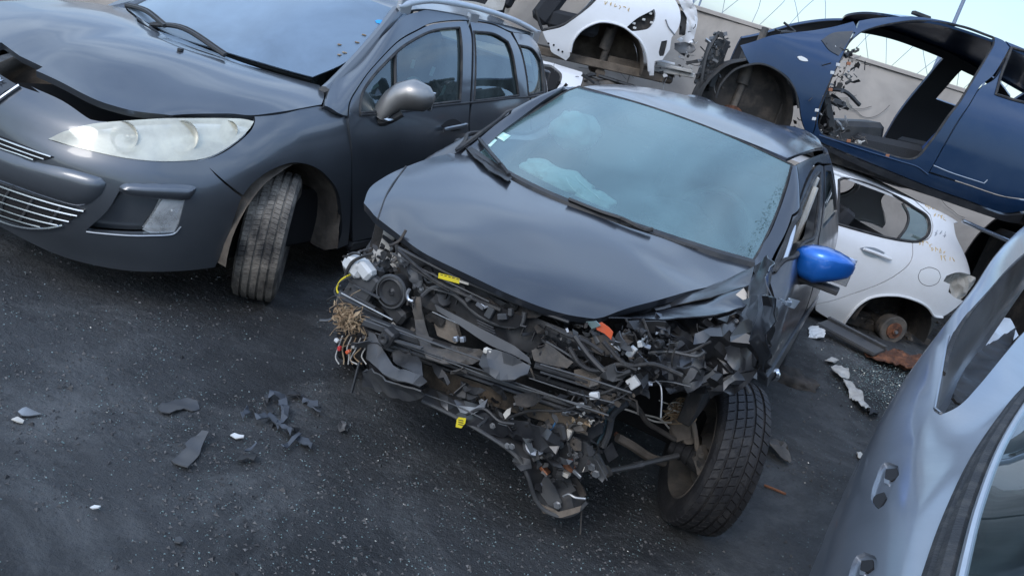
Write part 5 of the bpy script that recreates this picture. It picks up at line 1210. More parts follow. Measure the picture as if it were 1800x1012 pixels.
# larger torn plastic and foil, crumpled into the gaps
tr = random.Random(91)
def torn(n_, poly, xr, mats, smin, smax, am):
    poly = np.array(poly, float); lo, hi = poly.min(0), poly.max(0); k = 0
    while k < n_:
        u, v = tr.uniform(lo[0], hi[0]), tr.uniform(lo[1], hi[1])
        if not inside(np.array([[u, v]]), poly)[0]: continue
        s_ = tr.uniform(smin, smax); a0 = .33+tr.gauss(0, .5); m_ = tr.randint(5, 8); pts = []; xs_ = []; x = tr.uniform(*xr)
        for i in range(m_):
            A = 6.283*i/m_+tr.uniform(-.3,.3); p, q = s_*tr.uniform(.55,1.1)*math.cos(A), s_*.45*tr.uniform(.4,1.2)*math.sin(A)
            pts.append((u+p*math.cos(a0)-q*math.sin(a0), v+p*math.sin(a0)+q*math.cos(a0))); xs_.append(x+tr.gauss(0,.02))
        plate('torn_plastic', pts, xs_, tr.choice(mats), amp=am, seed=int(u), t=.003, sc=13, step=.022); k += 1
torn(16, [(700,450),(880,530),(1040,580),(1060,650),(900,610),(740,540)], (.60,.66), ['plastic','plastic','liner_black','plastic_grey'], 18, 40, .016)
torn(18, [(640,560),(760,600),(1000,690),(1080,720),(1040,760),(900,730),(740,690),(640,650)], (.66,.74), ['plastic','plastic','plastic_grey','steel_dirty','liner_black'], 14, 34, .016)
torn(12, [(960,580),(1120,580),(1140,680),(1060,700),(960,660)], (.60,.68), ['plastic','black_gloss','liner_black','plastic_grey'], 16, 36, .018)
torn(9, [(1130,580),(1300,570),(1325,640),(1290,672),(1180,684),(1130,650)], (.44,.52), ['black_gloss','black_gloss','plastic'], 28, 58, .03)
torn(10, [(800,700),(900,760),(1000,800),(1000,870),(950,860),(900,800)], (.58,.68), ['plastic','black_gloss','plastic_grey'], 14, 34, .016)
# joined small debris of the torn front (too small to pick apart)
def clutter(name, poly, xr, n_, seed, mats, smin=.008, smax=.036):
    r = random.Random(seed); poly = np.array(poly, float); lo, hi = poly.min(0), poly.max(0); mb = MB(); k = 0
    while k < n_:
        u, v = r.uniform(lo[0], hi[0]), r.uniform(lo[1], hi[1])
        if not inside(np.array([[u, v]]), poly)[0]: continue
        x = r.uniform(*xr); c = at(u, v, 0, x); mb.use(r.choice(mats)); junk(mb, r, c, r.uniform(smin, smax))
        k += 1
    o = mb.build(name, None, B, smooth=40); tag(o, kind='stuff'); return o
dk = ['plastic','plastic','plastic','rubber','liner_black','steel_dark','plastic_grey','black_gloss']
clutter('engine_bay_debris', [(670,410),(780,470),(900,525),(1040,566),(1060,640),(1000,640),(860,590),(740,530),(660,470)], (.42,.60), 200, 5, dk+['steel_dirty'])
clutter('broken_bits', [(940,570),(1130,565),(1200,600),(1180,690),(1100,700),(1060,740),(960,700),(900,640)], (.50,.68), 230, 6, dk+['steel_dirty','steel_dark','steel','inner_dirty'])
clutter('broken_bits', [(610,440),(700,430),(740,520),(720,620),(640,580),(590,540)], (.50,.66), 200, 7, dk+['steel_dirty','plastic_grey','bare_white'])
clutter('broken_bits', [(760,680),(860,690),(1000,720),(1060,780),(1050,830),(960,850),(900,780),(800,730)], (.56,.68), 150, 8, dk+['steel_dirty','steel_dark','steel','satin_alu'])
clutter('broken_bits', [(1130,570),(1300,560),(1330,640),(1300,690),(1180,700),(1120,650)], (.34,.46), 70, 9, ['black_gloss','black_gloss','plastic','rubber','black_gloss'], .01, .04)
clutter('chips_on_core', [(980,720),(1060,700),(1060,740),(1010,750)], (.60,.66), 60, 12, ['leaf','card','steel_dirty'], .004, .014)
# ------------------------------------------------------------------ helpers for stripped shells
def level_net(fr, lev, cols, flip=None): return Net(np.array(cols), fr, flip)
def interior_bits(fr, parent, name, boxes, n_, seed, mats, smax=.05):
    """torn trim, looms and brackets inside a box given in the shell's own axes"""
    r = random.Random(seed); mb = MB()
    for k in range(n_):
        lo, hi = boxes[k % len(boxes)]; c = np.array([r.uniform(lo[i], hi[i]) for i in range(3)]); mb.use(r.choice(mats)); junk(mb, r, c, r.uniform(.015, smax*1.2))
    o = mb.build(name, None, parent, smooth=40); tag(o, kind='stuff'); return o
# ------------------------------------------------------------------ white hatchback shell on the ground (right, behind the black car)
LF = Frame((.641*.92, 7.788*.92, 1.656+.92*(-.143-1.656)), 3.4035, -.0661, -.0179, .92)
Lw = LF.empty('stripped_white_car'); tag(Lw, 'white hatchback shell without rear wheel, lying on the ground under the blue shell', 'car shell')
lw = [(.80,.20),(.845,.34),(.86,.50),(.868,.64),(.862,.78),(.84,.90),(.79,1.01),(.72,1.13),(.64,1.25),(.56,1.36)]
def lcol(lv, x, k=1.0, sh=(0,)*10, dz=0): return [(x+sh[i], y*k, z+(dz if i > 5 else 0)) for i, (y, z) in enumerate(lv)]
LN = Net(np.array([lcol(lw,-1.2), lcol(lw,-1.6), lcol(lw,-2.0), lcol(lw,-2.35), lcol(lw,-2.65,1,(0,0,0,0,0,0,.0,.02,.04,.05),-.01), lcol(lw,-2.9,.98,(0,0,0,0,0,0,0,.05,.08,.10),-.03), lcol(lw,-3.1,.94,(0,0,0,0,0,0,.02,.08,.14,.16),-.06), lcol(lw,-3.25,.86,(0,0,0,0,0,0,.03,.12,.2,.22),-.10)]), LF)
z8 = lambda L_: [(1300+a/2.248, 250+b/2.248) for a, b in L_]
win = z8([(392,150),(420,142),(520,170),(620,215),(690,258),(738,290),(752,330),(744,366),(714,388),(680,392),(600,380),(500,355),(385,322)])
door = z8([(320,60),(388,85),(500,113),(600,152),(690,200),(700,240),(752,288),(762,330),(752,372),(718,394),(682,398),(682,450),(660,490),(600,535),(500,580),(400,615),(300,640),(200,660),(200,200)])
panel('rear_door', LN, door, 'white_paint', Lw, holes=[win], mirror=True, flange=.03)
qp = z8([(684,398),(720,395),(756,372),(766,330),(755,288),(702,238),(694,200),(750,218),(795,238),(828,256),(858,284),(864,300),(846,320),(856,372),(888,440),(908,498),(912,524),(870,514),(818,528),(806,548),(832,560),(826,590),(850,612),(884,626),(860,650),(800,690),(770,688),(745,655),(700,630),(620,610),(530,615),(470,650),(435,690),(410,725),(340,690),(300,664),(300,642),(400,617),(500,582),(602,537),(662,492),(684,450)])
panel('rear_quarter', LN, qp, 'white_paint', Lw, mirror=True, flange=.03, step=.04)
trim('window_seal', LN, win, .013, 'rubber', Lw, closed=True, mirror=True)
trim('wheel_arch_lip', LN, z8([(800,690),(768,684),(742,650),(697,624),(620,604),(530,609),(466,645),(430,688),(408,722)]), .012, 'white_paint', Lw, off=.006)
trim('fuel_flap', LN, z8([(795,532),(782,556),(750,568),(718,556),(706,530),(716,505),(750,494),(784,506)]), .0028, 'plastic', Lw, closed=True, off=-.001)
panel('handle_recess', LN, z8([(474,418),(500,412),(540,418),(575,436),(560,456),(520,456),(490,440)]), 'satin_alu', Lw, off=.002, flange=.001)
P = curve_on(LN, z8([(482,420),(530,437),(592,462)]), .03); MB().tube(P, [.010]+[.015]*(len(P)-2)+[.010], 8).build('door_handle', 'white_paint', Lw)
panel('quarter_trim', LN, z8([(640,250),(690,262),(736,292),(748,330),(740,362),(712,384),(682,388),(628,378),(660,330),(664,290)]), 'side_glass', Lw, off=-.006, flange=.002)
trim('window_divider', LN, z8([(645,240),(668,290),(660,335),(628,380)]), .012, 'rubber', Lw, off=-.004)
# crayoned marks on the pillar, illegible scrawl
sc_ = random.Random(4)
for (x0, y0, w_, n_) in ((735,250,50,4),(770,290,50,4),(708,395,60,4),(760,420,60,4),(790,455,70,4)):
    for k in range(n_):
        u = x0+w_*k/n_; pts = [(u+sc_.uniform(-3,8), y0+k*3+sc_.uniform(-10,12)) for _ in range(5)]
        trim('crayon_mark', LN, z8(pts), .0028, 'marker', Lw, off=.001)
for k in range(3):
    pts = [(770+k*16+sc_.uniform(0,14), 345+k*3+sc_.uniform(0,30)) for _ in range(4)]; trim('ink_mark', LN, z8(pts), .003, 'steel', Lw, off=.001)
sheet('tail_lamp_cavity', LF, z8([(816,525),(870,510),(925,530),(928,560),(900,600),(870,625),(830,600),(832,562),(806,548)]), 1, .70, 'bare_white', Lw, amp=.03, sc=9, thick=.006)
arch_liner(Lw, -2.54, .38, .35, .84, .30, 'liner_black', a0=-5, a1=185)
mb = MB(); c = LF.at(*z8([(603,738)])[0], 1, .80)
mb.lathe([(-.09,.02),(-.09,.115),(.0,.130),(.02,.130),(.03,.12),(.03,.05),(.035,.0005)], 36, c); mb.build('brake_drum', 'steel_dirty', Lw)
mb = MB().lathe([(.031,.075),(.042,.072),(.044,.030),(.060,.028),(.062,.0005)], 28, c); o = mb.build('hub', 'rust', Lw); MB().lathe([(.06,.018),(.075,.014),(.075,.0005)], 14, c).build('hub_cap', 'steel', o)
mb = MB(); mb.box((-2.4,0,.22), (1.5,1.3,.10), bev=.2); mb.tube([(-2.54,-.7,.28),(-2.54,.68,.28)], .05, 10); mb.tube([(-2.1,.5,.24),(-2.5,.55,.26)], .05, 8); mb.build('floor_pan', 'liner_black', Lw)
mb = MB(); mb.box((-2.3,.0,.70), (.12,1.2,.60), ry(-.3), bev=.4); mb.box((-1.55,.36,.62), (.5,.5,.16), bev=.4); mb.box((-1.75,.36,.88), (.14,.46,.5), ry(-.3), bev=.4); mb.build('seat', 'cloth', Lw)
blob('red_bag', (-1.78,.52,.92), (.10,.07,.07), 'red', Lw, .25, 3); blob('cushion', (-1.9,.55,.86), (.16,.08,.06), 'leaf', Lw, .3, 6)
Rl = [[(-.95,0,1.40),(-1.6,0,1.43),(-2.2,0,1.42),(-2.75,0,1.37)],[(-.95,.3,1.39),(-1.6,.3,1.42),(-2.2,.3,1.41),(-2.75,.3,1.36)],[(-1.0,.56,1.365),(-1.6,.57,1.37),(-2.2,.565,1.365),(-2.7,.54,1.33)]]
Rf = [[(x,-y,z) for x,y,z in c] for c in Rl[:0:-1]]+Rl
NRL = Net(np.array(Rf).transpose(1,0,2), LF, flip=1)
if NRL.nor(np.array([[1, 2]]))[0][2] < 0: NRL.sgn = -1
panel('roof', NRL, np.array([(0,2),(0,4),(1,4),(2,4),(3,4),(3,2)], float), 'white_paint', Lw, sym=True, raw=True)
MB().box((-3.1,0,.45), (.10,1.2,.35), bev=.3).build('rear_beam', 'steel_dirty', Lw)
interior_bits(LF, Lw, 'torn_fittings', [((-3.2,.3,.3),(-2.9,.78,.6)),((-2.9,.3,.15),(-2.2,.78,.35))], 120, 3, ['plastic','rubber','steel_dirty','plastic_grey'])
# ------------------------------------------------------------------ blue shell stacked on it
UF = Frame((1.123, 7.673, 1.049), 3.3389, -.0267, .0586)
U = UF.empty('blue_car_shell'); tag(U, 'dark blue car shell without doors or front end, stacked on the white hatchback', 'car shell')
lb = [(.80,.17),(.845,.30),(.862,.46),(.868,.60),(.862,.76),(.842,.88),(.79,1.0),(.72,1.14),(.645,1.29),(.56,1.41)]
def low(x, top, k=1.0): return [(x, y*k, z) for y, z in lb[:6]]+[(x, y, z) for y, z in top]
UN = Net(np.array([
 [(.50,.72,.30),(.50,.76,.38),(.49,.77,.48),(.47,.77,.58),(.44,.76,.68),(.42,.74,.76),(.40,.70,.81),(.38,.67,.845),(.36,.63,.87),(.34,.58,.885)],
 low(.12, [(.79,.925),(.75,.955),(.70,.975),(.64,.985)], .99),
 low(-.30, [(.80,.975),(.755,1.03),(.71,1.06),(.66,1.08)]), low(-.70, [(.79,1.0),(.735,1.11),(.68,1.20),(.62,1.265)]), low(-1.1, [(.79,1.0),(.72,1.14),(.65,1.275),(.575,1.375)]),
 lcol(lb,-1.5,dz=.02), lcol(lb,-1.9,dz=.03), lcol(lb,-2.3,dz=.02), low(-2.7, [(.79,1.0),(.72,1.14),(.645,1.28),(.555,1.385)]), low(-3.1, [(.78,1.0),(.70,1.12),(.63,1.24),(.54,1.33)], .97), low(-3.45, [(.70,.99),(.64,1.08),(.58,1.17),(.50,1.24)], .90)]), UF)
z5 = lambda L_: [(1200+a/2.53, b/2.53) for a, b in L_]
fo_ = z5([(780,150),(800,137),(880,112),(1000,92),(1100,92),(1250,110),(1350,142),(1388,165),(1385,200),(1350,262),(1280,380),(1200,500),(1100,640),(1060,690),(1020,710),(960,703),(800,652),(650,612),(610,590),(597,550),(605,500),(650,380),(700,270),(740,190)])
fend = [(1301,80),(1330,71),(1364,61),(1398,57),(1445,51),(1470,46),(1500,38),(1508,56),(1500,58),(1478,104),(1457,147),(1437,196),(1433,220),(1428,236),(1417,232),(1408,205),(1402,168),(1388,140),(1362,120),(1335,113),(1318,114),(1309,98)]
panel('front_fender', UN, fend, 'blue_paint', U, flange=.02, step=.04)
side = [(1500,38),(1540,31),(1600,28),(1660,30),(1720,41),(1762,55),(1800,68),(1860,90),(1960,140),(2080,220),(2080,330),(1960,420),(1900,410),(1870,380),(1800,372),(1760,368),(1700,348),(1640,328),(1560,295),(1480,262),(1428,238),(1436,222),(1437,236),(1460,243)]
side = [(1508,36),(1540,31),(1600,28),(1660,30),(1720,41),(1762,55),(1800,68),(1870,92),(1960,135),(2040,190),(2080,260),(2060,330),(1980,400),(1920,430),(1880,370),(1800,368),(1762,372),(1700,349),(1640,328),(1560,297),(1480,264),(1424,240),(1424,232),(1433,236)]
rwin = [(1778,84),(1840,98),(1900,125),(1930,160),(1925,205),(1860,195),(1790,178),(1750,166),(1762,125)]
# body side frame with the empty front door opening
frame_o = [(1508,38),(1540,32),(1600,29),(1660,31),(1720,42),(1762,56),(1752,85),(1722,150),(1714,160),(1680,218),(1633,300),(1628,322),(1560,297),(1480,266),(1420,240),(1424,234)]
panel('door_frame', UN, [(1510,37),(1540,32),(1600,29),(1660,31),(1720,42),(1764,57),(1775,84),(1748,130),(1719,158),(1676,225),(1632,304),(1700,326),(1760,346),(1800,352),(1880,362),(1880,378),(1800,372),(1762,374),(1700,352),(1640,331),(1560,299),(1480,266),(1418,240),(1430,234),(1434,222),(1438,199),(1458,150),(1479,107),(1502,60)],
      'blue_paint', U, flange=.035, step=.04, holes=[[(x+(2 if x < 1600 else 0), y) for x, y in fo_]])
panel('rear_door', UN, [(1719,160),(1752,135),(1778,84),(1768,58),(1800,70),(1860,92),(1920,122),(1950,170),(1955,250),(1950,340),(1880,360),(1800,350),(1760,344),(1700,324),(1634,302),(1678,226)], 'blue_paint', U, holes=[rwin], flange=.03)
for nm_, o_, h_ in (('inner_trim', [(1510,37),(1540,32),(1600,29),(1660,31),(1720,42),(1764,57),(1775,84),(1748,130),(1719,158),(1676,225),(1632,304),(1700,326),(1760,346),(1800,352),(1880,362),(1880,378),(1800,372),(1762,374),(1700,352),(1640,331),(1560,299),(1480,266),(1418,240),(1430,234),(1434,222),(1438,199),(1458,150),(1479,107),(1502,60)], fo_),
    ('inner_trim', [(1719,160),(1752,135),(1778,84),(1768,58),(1800,70),(1860,92),(1920,122),(1950,170),(1955,250),(1950,340),(1880,360),(1800,350),(1760,344),(1700,324),(1634,302),(1678,226)], rwin)):
    panel(nm_, UN, o_, 'cloth', U, holes=[h_], off=-.038, flange=.004, gap=.004, step=.06)
panel('rear_quarter', UN, [(1952,170),(1922,120),(1862,90),(1900,98),(1980,140),(2050,200),(2080,280),(2060,360),(1990,400),(1955,340),(1957,250)], 'blue_paint', U, mirror=True, flange=.03)
trim('door_seal', UN, fo_, .010, 'rubber', U, off=-.012, closed=True)
trim('window_seal', UN, rwin, .012, 'rubber', U, closed=True)
# the far side, both its doors gone: frame and pillar, blue outside and dark trim inside
def L3(pts): return [(x, float(np.interp(z, [.2,.5,.9,1.0,1.14,1.29,1.41], [.82,.865,.84,.79,.72,.645,.56])), z) for x, z in pts]
fo3 = [(-.36,.25),(-.36,.98),(-.75,1.24),(-1.1,1.39),(-1.6,1.45),(-2.2,1.45),(-2.8,1.38),(-3.05,1.30),(-3.05,.9),(-3.0,.25),(-1.6,.22)]
h1 = [(-.62,.34),(-.60,.90),(-.80,1.12),(-1.15,1.30),(-1.6,1.375),(-2.22,1.375),(-2.20,1.1),(-2.16,.8),(-2.10,.36),(-1.4,.31)]
h2 = [(-2.42,1.04),(-2.45,1.34),(-2.75,1.32),(-2.88,1.22),(-2.84,1.05)]
for nm_, mt_, of_ in (('far_side_frame', 'blue_paint', 0), ('inner_trim', 'cloth', -.035)):
    a_, b_ = panel(nm_, UN, L3(fo3), mt_, U, holes=[L3(h1), L3(h2)], mirror=True, off=of_, flange=.03 if of_ == 0 else .004, step=.06)
    bpy.data.objects.remove(a_)
panel('mirror_triangle', UN, [(1443,71),(1465,58),(1500,55),(1490,75),(1474,99),(1456,88)], 'plastic_grey', U, off=.005, flange=.01, step=.04)
panel('sill_cover', UN, [(1418,240),(1480,268),(1560,300),(1640,332),(1700,353),(1762,376),(1800,374),(1790,392),(1762,393),(1700,372),(1620,338),(1540,305),(1460,268),(1416,246)], 'black_gloss', U, off=.012, flange=.05, mirror=True)
panel('side_lamp', UN, [(1401,100),(1408,99),(1418,104),(1420,108),(1412,108),(1404,105)], 'amber_glass', U, off=.006, flange=.006, gap=0, step=.05)
trim('sill_seam', UN, z5([(605,600),(800,665),(960,715),(1040,740),(1090,775)]), .006, 'blue_paint', U, off=.004)
trim('door_crease', UN, z5([(1115,735),(1200,770),(1340,815),(1355,800)]), .004, 'satin_alu', U, off=.001)
# hinges
for (u, v, m_) in ((1473,114,'white_plastic'),(1463,128,'white_plastic'),(1436,194,'white_plastic'),(1431,209,'white_plastic'),(1492,112,'copper'),(1460,158,'copper'),(1492,248,'copper'),(1560,274,'copper')):
    c = UN.pos(UN.inv([(u, v)]))[0]+[0,.008,0]; MB().box(c-[0,.012,0], (.032,.014,.024), ry(.2), bev=.35).build('hinge', m_, U)
arch_liner(U, .0, .375, .62, .85, .31, 'liner_black', a0=-30, a1=190)
trim('liner_lip', UN, [(1258,172),(1268,148),(1290,124),(1318,114),(1345,114),(1375,130),(1396,155),(1404,190)], .010, 'plastic', U, off=-.004)
mb = MB(); mb.tube([(-.02,.58,.95),(.03,.64,.30)], .028, 10); mb.tube([(.02,.60,.75),(.02,.62,.5)], .05, 12); mb.build('strut', 'steel_dirty', U)
mb = MB().lathe([(-.02,.11),(.02,.11),(.02,.03),(.05,.0005)], 24, (.03,.66,.22)); mb.build('hub', 'rust', U)
mb = MB(); mb.box((-1.5,0,.20), (3.4,1.4,.10), bev=.2); mb.box((-.38,.2,.55), (.08,.9,.70), bev=.2); mb.build('floor_pan', 'liner_black', U)
mb = MB(); mb.box((-.42,.05,.78), (.25,1.1,.18), bev=.35); mb.box((-.50,.30,.62), (.3,.2,.3), ry(.5), bev=.3); mb.build('dashboard', 'plastic', U)
mb = MB(); mb.box((-1.05,.45,.42), (.50,.30,.20), ry(.25), bev=.4); mb.box((-.72,.55,.50), (.06,.3,.40), ry(.6), bev=.3); mb.build('centre_console', 'plastic', U)
def seat(y, m_='cloth', x=-1.35):
    mb = MB(); mb.box((x,y,.48), (.50,.48,.17), ry(.08), bev=.4); mb.box((x-.33,y,.80), (.16,.46,.62), ry(-.32), bev=.4); mb.box((x-.45,y,1.16), (.10,.25,.17), ry(-.2), bev=.45); mb.build('seat', m_, U)
MB().box((-1.35,.42,.36), (.62,.50,.22), ry(.10), bev=.4).build('seat_base', 'cloth', U)
MB().box((-1.92,.50,.66), (.12,.34,.62), ry(-.42), bev=.45).build('seat_back', 'cloth_blue', U)
mb = MB(); mb.box((-2.35,0,.5), (.5,1.2,.18), bev=.4); mb.box((-2.65,0,.82), (.15,1.2,.6), ry(-.3), bev=.4); mb.build('rear_seat', 'cloth', U)
mb = MB(); mb.tube(spl([(-.62,.62,.66),(-.80,.62,.70),(-.98,.60,.64)], 5), .018, 6); mb.tube(spl([(-.55,.6,.60),(-.9,.6,.60)], 4), .03, 6); mb.build('steering_column', 'plastic', U)
interior_bits(UF, U, 'torn_fittings', [((-.85,.45,.30),(-.45,.80,.95)),((-.75,.5,.55),(-.42,.82,1.0)),((-1.1,.5,.25),(-.6,.8,.42))], 260, 8, ['plastic','plastic','rubber','steel_dark','steel','plastic_grey','steel_dirty','bare_white'], .055)
interior_bits(UF, U, 'torn_front_fittings', [((.26,.52,.38),(.38,.76,.80))], 90, 9, ['plastic','rubber','steel_dark','steel','plastic_grey','steel_dirty'], .05)
mb = MB(); mb.box((.30,.60,.58), (.05,.24,.36), rz(.2), bev=.2); mb.tube(spl([(.36,.70,.80),(.40,.72,.62),(.37,.74,.40),(.34,.70,.30)], 5), .014, 6); mb.tube([(.30,.45,.80),(.36,.76,.78)], .02, 6); mb.tube([(.30,.45,.44),(.36,.76,.42)], .016, 6); mb.build('radiator_carrier', 'plastic', U)
Ru = [[(-1.0,0,1.40),(-1.4,0,1.475),(-2.0,0,1.49),(-2.6,0,1.44),(-3.2,0,1.33)],[(-1.02,.3,1.39),(-1.4,.3,1.465),(-2.0,.3,1.48),(-2.6,.3,1.43),(-3.2,.3,1.32)],[(-1.12,.57,1.375),(-1.45,.56,1.43),(-2.0,.56,1.44),(-2.6,.555,1.40),(-3.1,.53,1.33)]]
Rf = [[(x,-y,z) for x,y,z in c] for c in Ru[:0:-1]]+Ru
NRU = Net(np.array(Rf).transpose(1,0,2), UF, flip=1)
if NRU.nor(np.array([[1, 2]]))[0][2] < 0: NRU.sgn = -1
panel('roof', NRU, np.array([(0,2),(0,4),(1,4),(2,4),(3,4),(4,4),(4,2)], float), 'blue_paint', U, sym=True, raw=True)
c = UF.at(1618, 30, 1, .3); MB().box(c+[0,0,.012], (.16,.05,.03), bev=.4).build('roof_aerial', 'plastic', U)
mb = MB(); q = UF.at(1372, 57, 1, .62); mb.tube([q, UF.at(1398,57,1,.62)], .012, 6); mb.tube([UF.at(1378,40,1,.6), UF.at(1398,56,1,.6)], .010, 6); mb.tube(spl([UF.at(1362,52,1,.6), UF.at(1372,56,1,.6), UF.at(1384,54,1,.6)],4), .008, 5); mb.build('hood_hinge', 'plastic', U)
# ------------------------------------------------------------------ white shell high up at the top of the picture
VF = Frame((-2.422, 9.444, .859), 3.1975, .0701, .017)
Vw = VF.empty('white_car_shell'); tag(Vw, 'white car shell with no rear bumper or tail lamp, raised behind the grey car', 'car shell')
lv = [(.80,.20),(.845,.34),(.86,.50),(.868,.64),(.862,.78),(.845,.90),(.80,1.02),(.73,1.15),(.65,1.28),(.57,1.38)]
VN = Net(np.array([lcol(lv,-.6), lcol(lv,-1.2), lcol(lv,-1.7), lcol(lv,-2.1), lcol(lv,-2.5), lcol(lv,-2.85,.995), lcol(lv,-3.1,.97,(0,0,0,0,0,0,0,.03,.05,.08)), lcol(lv,-3.32,.91,(0,0,0,0,0,0,0,.08,.14,.18),-.02), lcol(lv,-3.45,.80,(0,0,0,0,0,0,.02,.12,.2,.26),-.05)]), VF)
z4 = lambda L_: [(820+a/3.748, b/3.748) for a, b in L_]
vq = z4([(1000,-160),(900,-60),(850,5),(790,62),(700,130),(620,180),(500,208),(520,260),(545,300),(560,345),(620,380),(655,402),(682,372),(684,345),(702,272),(762,200),(850,156),(930,150),(1030,178),(1100,230),(1152,282),(1190,380),(1202,470),(1205,500),(1235,500),(1240,405),(1290,398),(1340,330),(1352,250),(1395,190),(1412,120),(1400,50),(1370,-10),(1300,-200)])
vh = z4([(1045,192),(1130,120),(1236,62),(1244,90),(1238,135),(1205,185),(1150,200),(1090,205)])
panel('rear_quarter', VN, vq, 'white_paint', Vw, holes=[vh, z4([(1268,345),(1285,275),(1322,268),(1318,300),(1300,370),(1275,372)])], mirror=True, flange=.03, step=.04)
panel('lamp_housing', VN, z4([(1040,190),(1130,115),(1240,58),(1250,90),(1240,140),(1205,190),(1150,204),(1090,208)]), 'liner_black', Vw, off=-.07, flange=.01)
panel('vent', VN, z4([(1264,348),(1284,270),(1326,264),(1322,300),(1302,374),(1272,376)]), 'plastic', Vw, off=-.012, flange=.01)
for (a, b) in ((1105,155),(1110,185),(1215,90),(1222,150),(1170,130)): MB().box(VN.pos(VN.inv(z4([(a,b)])))[0]-[0,.03,0], (.03,.02,.02), bev=.3).build('lamp_clip', 'white_plastic', Vw)
trim('wheel_arch_lip', VN, z4([(684,345),(702,272),(762,198),(850,153),(930,147),(1030,176),(1102,228),(1154,282),(1192,380),(1202,470)]), .012, 'white_paint', Vw, off=.004)
# second skin at the rear corner and torn mounts
sheet('rear_corner', VF, z4([(1400,-80),(1470,-10),(1515,60),(1522,130),(1508,210),(1490,285),(1420,285),(1385,262),(1440,230),(1450,120),(1420,60),(1390,0)]), 1, .58, 'white_paint', Vw, amp=.02, thick=.01, seed=3)
sheet('rear_lamp_box', VF, z4([(1408,70),(1450,90),(1456,180),(1440,240),(1400,230)]), 1, .52, 'plastic', Vw, amp=.015, thick=.02, seed=4)
sheet('bumper_mount', VF, z4([(1372,285),(1440,278),(1500,300),(1508,325),(1480,350),(1400,352),(1370,320)]), 1, .62, 'steel_dark', Vw, amp=.02, thick=.02, seed=5)
def vbar(p, q, x, h, d, name, m_):
    a = VF.at(*p, 0, x); b2 = VF.at(*q, 0, x); v = b2-a; L_ = np.linalg.norm(v); e1 = v/L_; e2 = np.cross([1,0,0], e1); e2 /= np.linalg.norm(e2); MB().box((a+b2)/2, (d, L_, h), np.stack([np.cross(e1,e2), e1, e2], 1), bev=.2).build(name, m_, Vw)
c = z4([(1225,480),(1485,470),(1225,450),(1480,440)])
mb = MB(); a = VF.at(*c[0], 1, .62); b2 = VF.at(*c[1], 1, .55); mb.box((a+b2)/2, (abs(a[0]-b2[0])+.05,.10,.05), ry(.05), bev=.3); mb.box((a+b2)/2+[0,.05,.045], (abs(a[0]-b2[0])-.02,.08,.03), bev=.3); mb.build('bumper_beam', 'bare_white', Vw)
mb = MB(); a = VF.at(*z4([(1220,410)])[0], 1, .66); b2 = VF.at(*z4([(1370,400)])[0], 1, .6); mb.box((a+b2)/2, (abs(a[0]-b2[0]),.10,.02), bev=.3); mb.build('rear_floor_edge', 'white_paint', Vw)
sheet('torn_shield', XF, z4([(800,500),(830,420),(900,400),(960,440),(1040,470),(1010,560),(900,600)]), 1, .95, 'frit', X, amp=.05, sc=6) if False else None
o = arch_liner(Vw, -2.62, .37, .30, .84, .33, 'inner_dirty', a0=-5, a1=185)
mb = MB(); mb.tube([(-2.60,.55,.20),(-2.66,.62,.75)], .035, 10); mb.tube([(-2.60,.58,.45),(-2.63,.6,.65)], .055, 12); mb.build('damper', 'steel_dirty', Vw)
mb = MB(); mb.tube([(-2.62,-.7,.22),(-2.62,.62,.22)], .05, 10); mb.box((-2.3,0,.30), (1.9,1.3,.08), bev=.2); mb.box((-3.0,0,.33), (.7,1.1,.14), bev=.3); mb.build('floor_pan', 'inner_dirty', Vw)
mb = MB(); mb.box((-2.25,.15,.62), (.5,1.2,.18), bev=.4); mb.box((-2.05,.30,.86), (.20,.9,.66), ry(-.45), bev=.4); mb.build('rear_seat', 'cloth', Vw)
mb = MB(); mb.box((-1.3,.35,.62), (.5,.5,.18), bev=.4); mb.box((-1.62,.35,.92), (.15,.48,.6), ry(-.3), bev=.4); mb.build('seat', 'cloth', Vw)
panel('door_frame', VN, z4([(270,-60),(255,20),(240,66),(200,72),(100,50),(-20,30),(-200,10),(-200,-10),(40,10),(120,30),(150,-20),(160,-80)]), 'bare_white', Vw, mirror=True, flange=.03)
trim('door_seal', VN, z4([(870,-20),(800,50),(705,122),(620,172),(500,200),(480,150),(455,60)]), .014, 'rubber', Vw, off=-.01)
for (a, b) in ((540,288),(575,298),(606,330),(632,342)): MB().tube([VN.pos(VN.inv(z4([(a,b)])))[0]+[0,-.01,0], VN.pos(VN.inv(z4([(a,b)])))[0]+[0,.004,0]], .010, 10).build('sill_hole', 'dark_void', Vw)
for k in range(6):
    x0 = 915+k*30; pts = [(x0+sc_.uniform(-6,16), 20+k*9+sc_.uniform(-14,14)) for _ in range(5)]; trim('crayon_mark', VN, z4(pts), .0035, 'marker', Vw, off=.001)
trim('cable', VN, z4([(1310,130),(1330,180),(1372,232)]), .006, 'steel', Vw, off=.01)
interior_bits(VF, Vw, 'torn_fittings', [((-3.44,.45,.45),(-3.36,.70,.85)),((-3.40,.5,.28),(-3.1,.72,.40))], 50, 13, ['plastic','rubber','steel_dark','steel','plastic_grey','bare_white','white_plastic'], .05)
MB().box((-2.2,0,1.44), (2.2,1.1,.03), bev=.3).build('roof', 'white_paint', Vw)
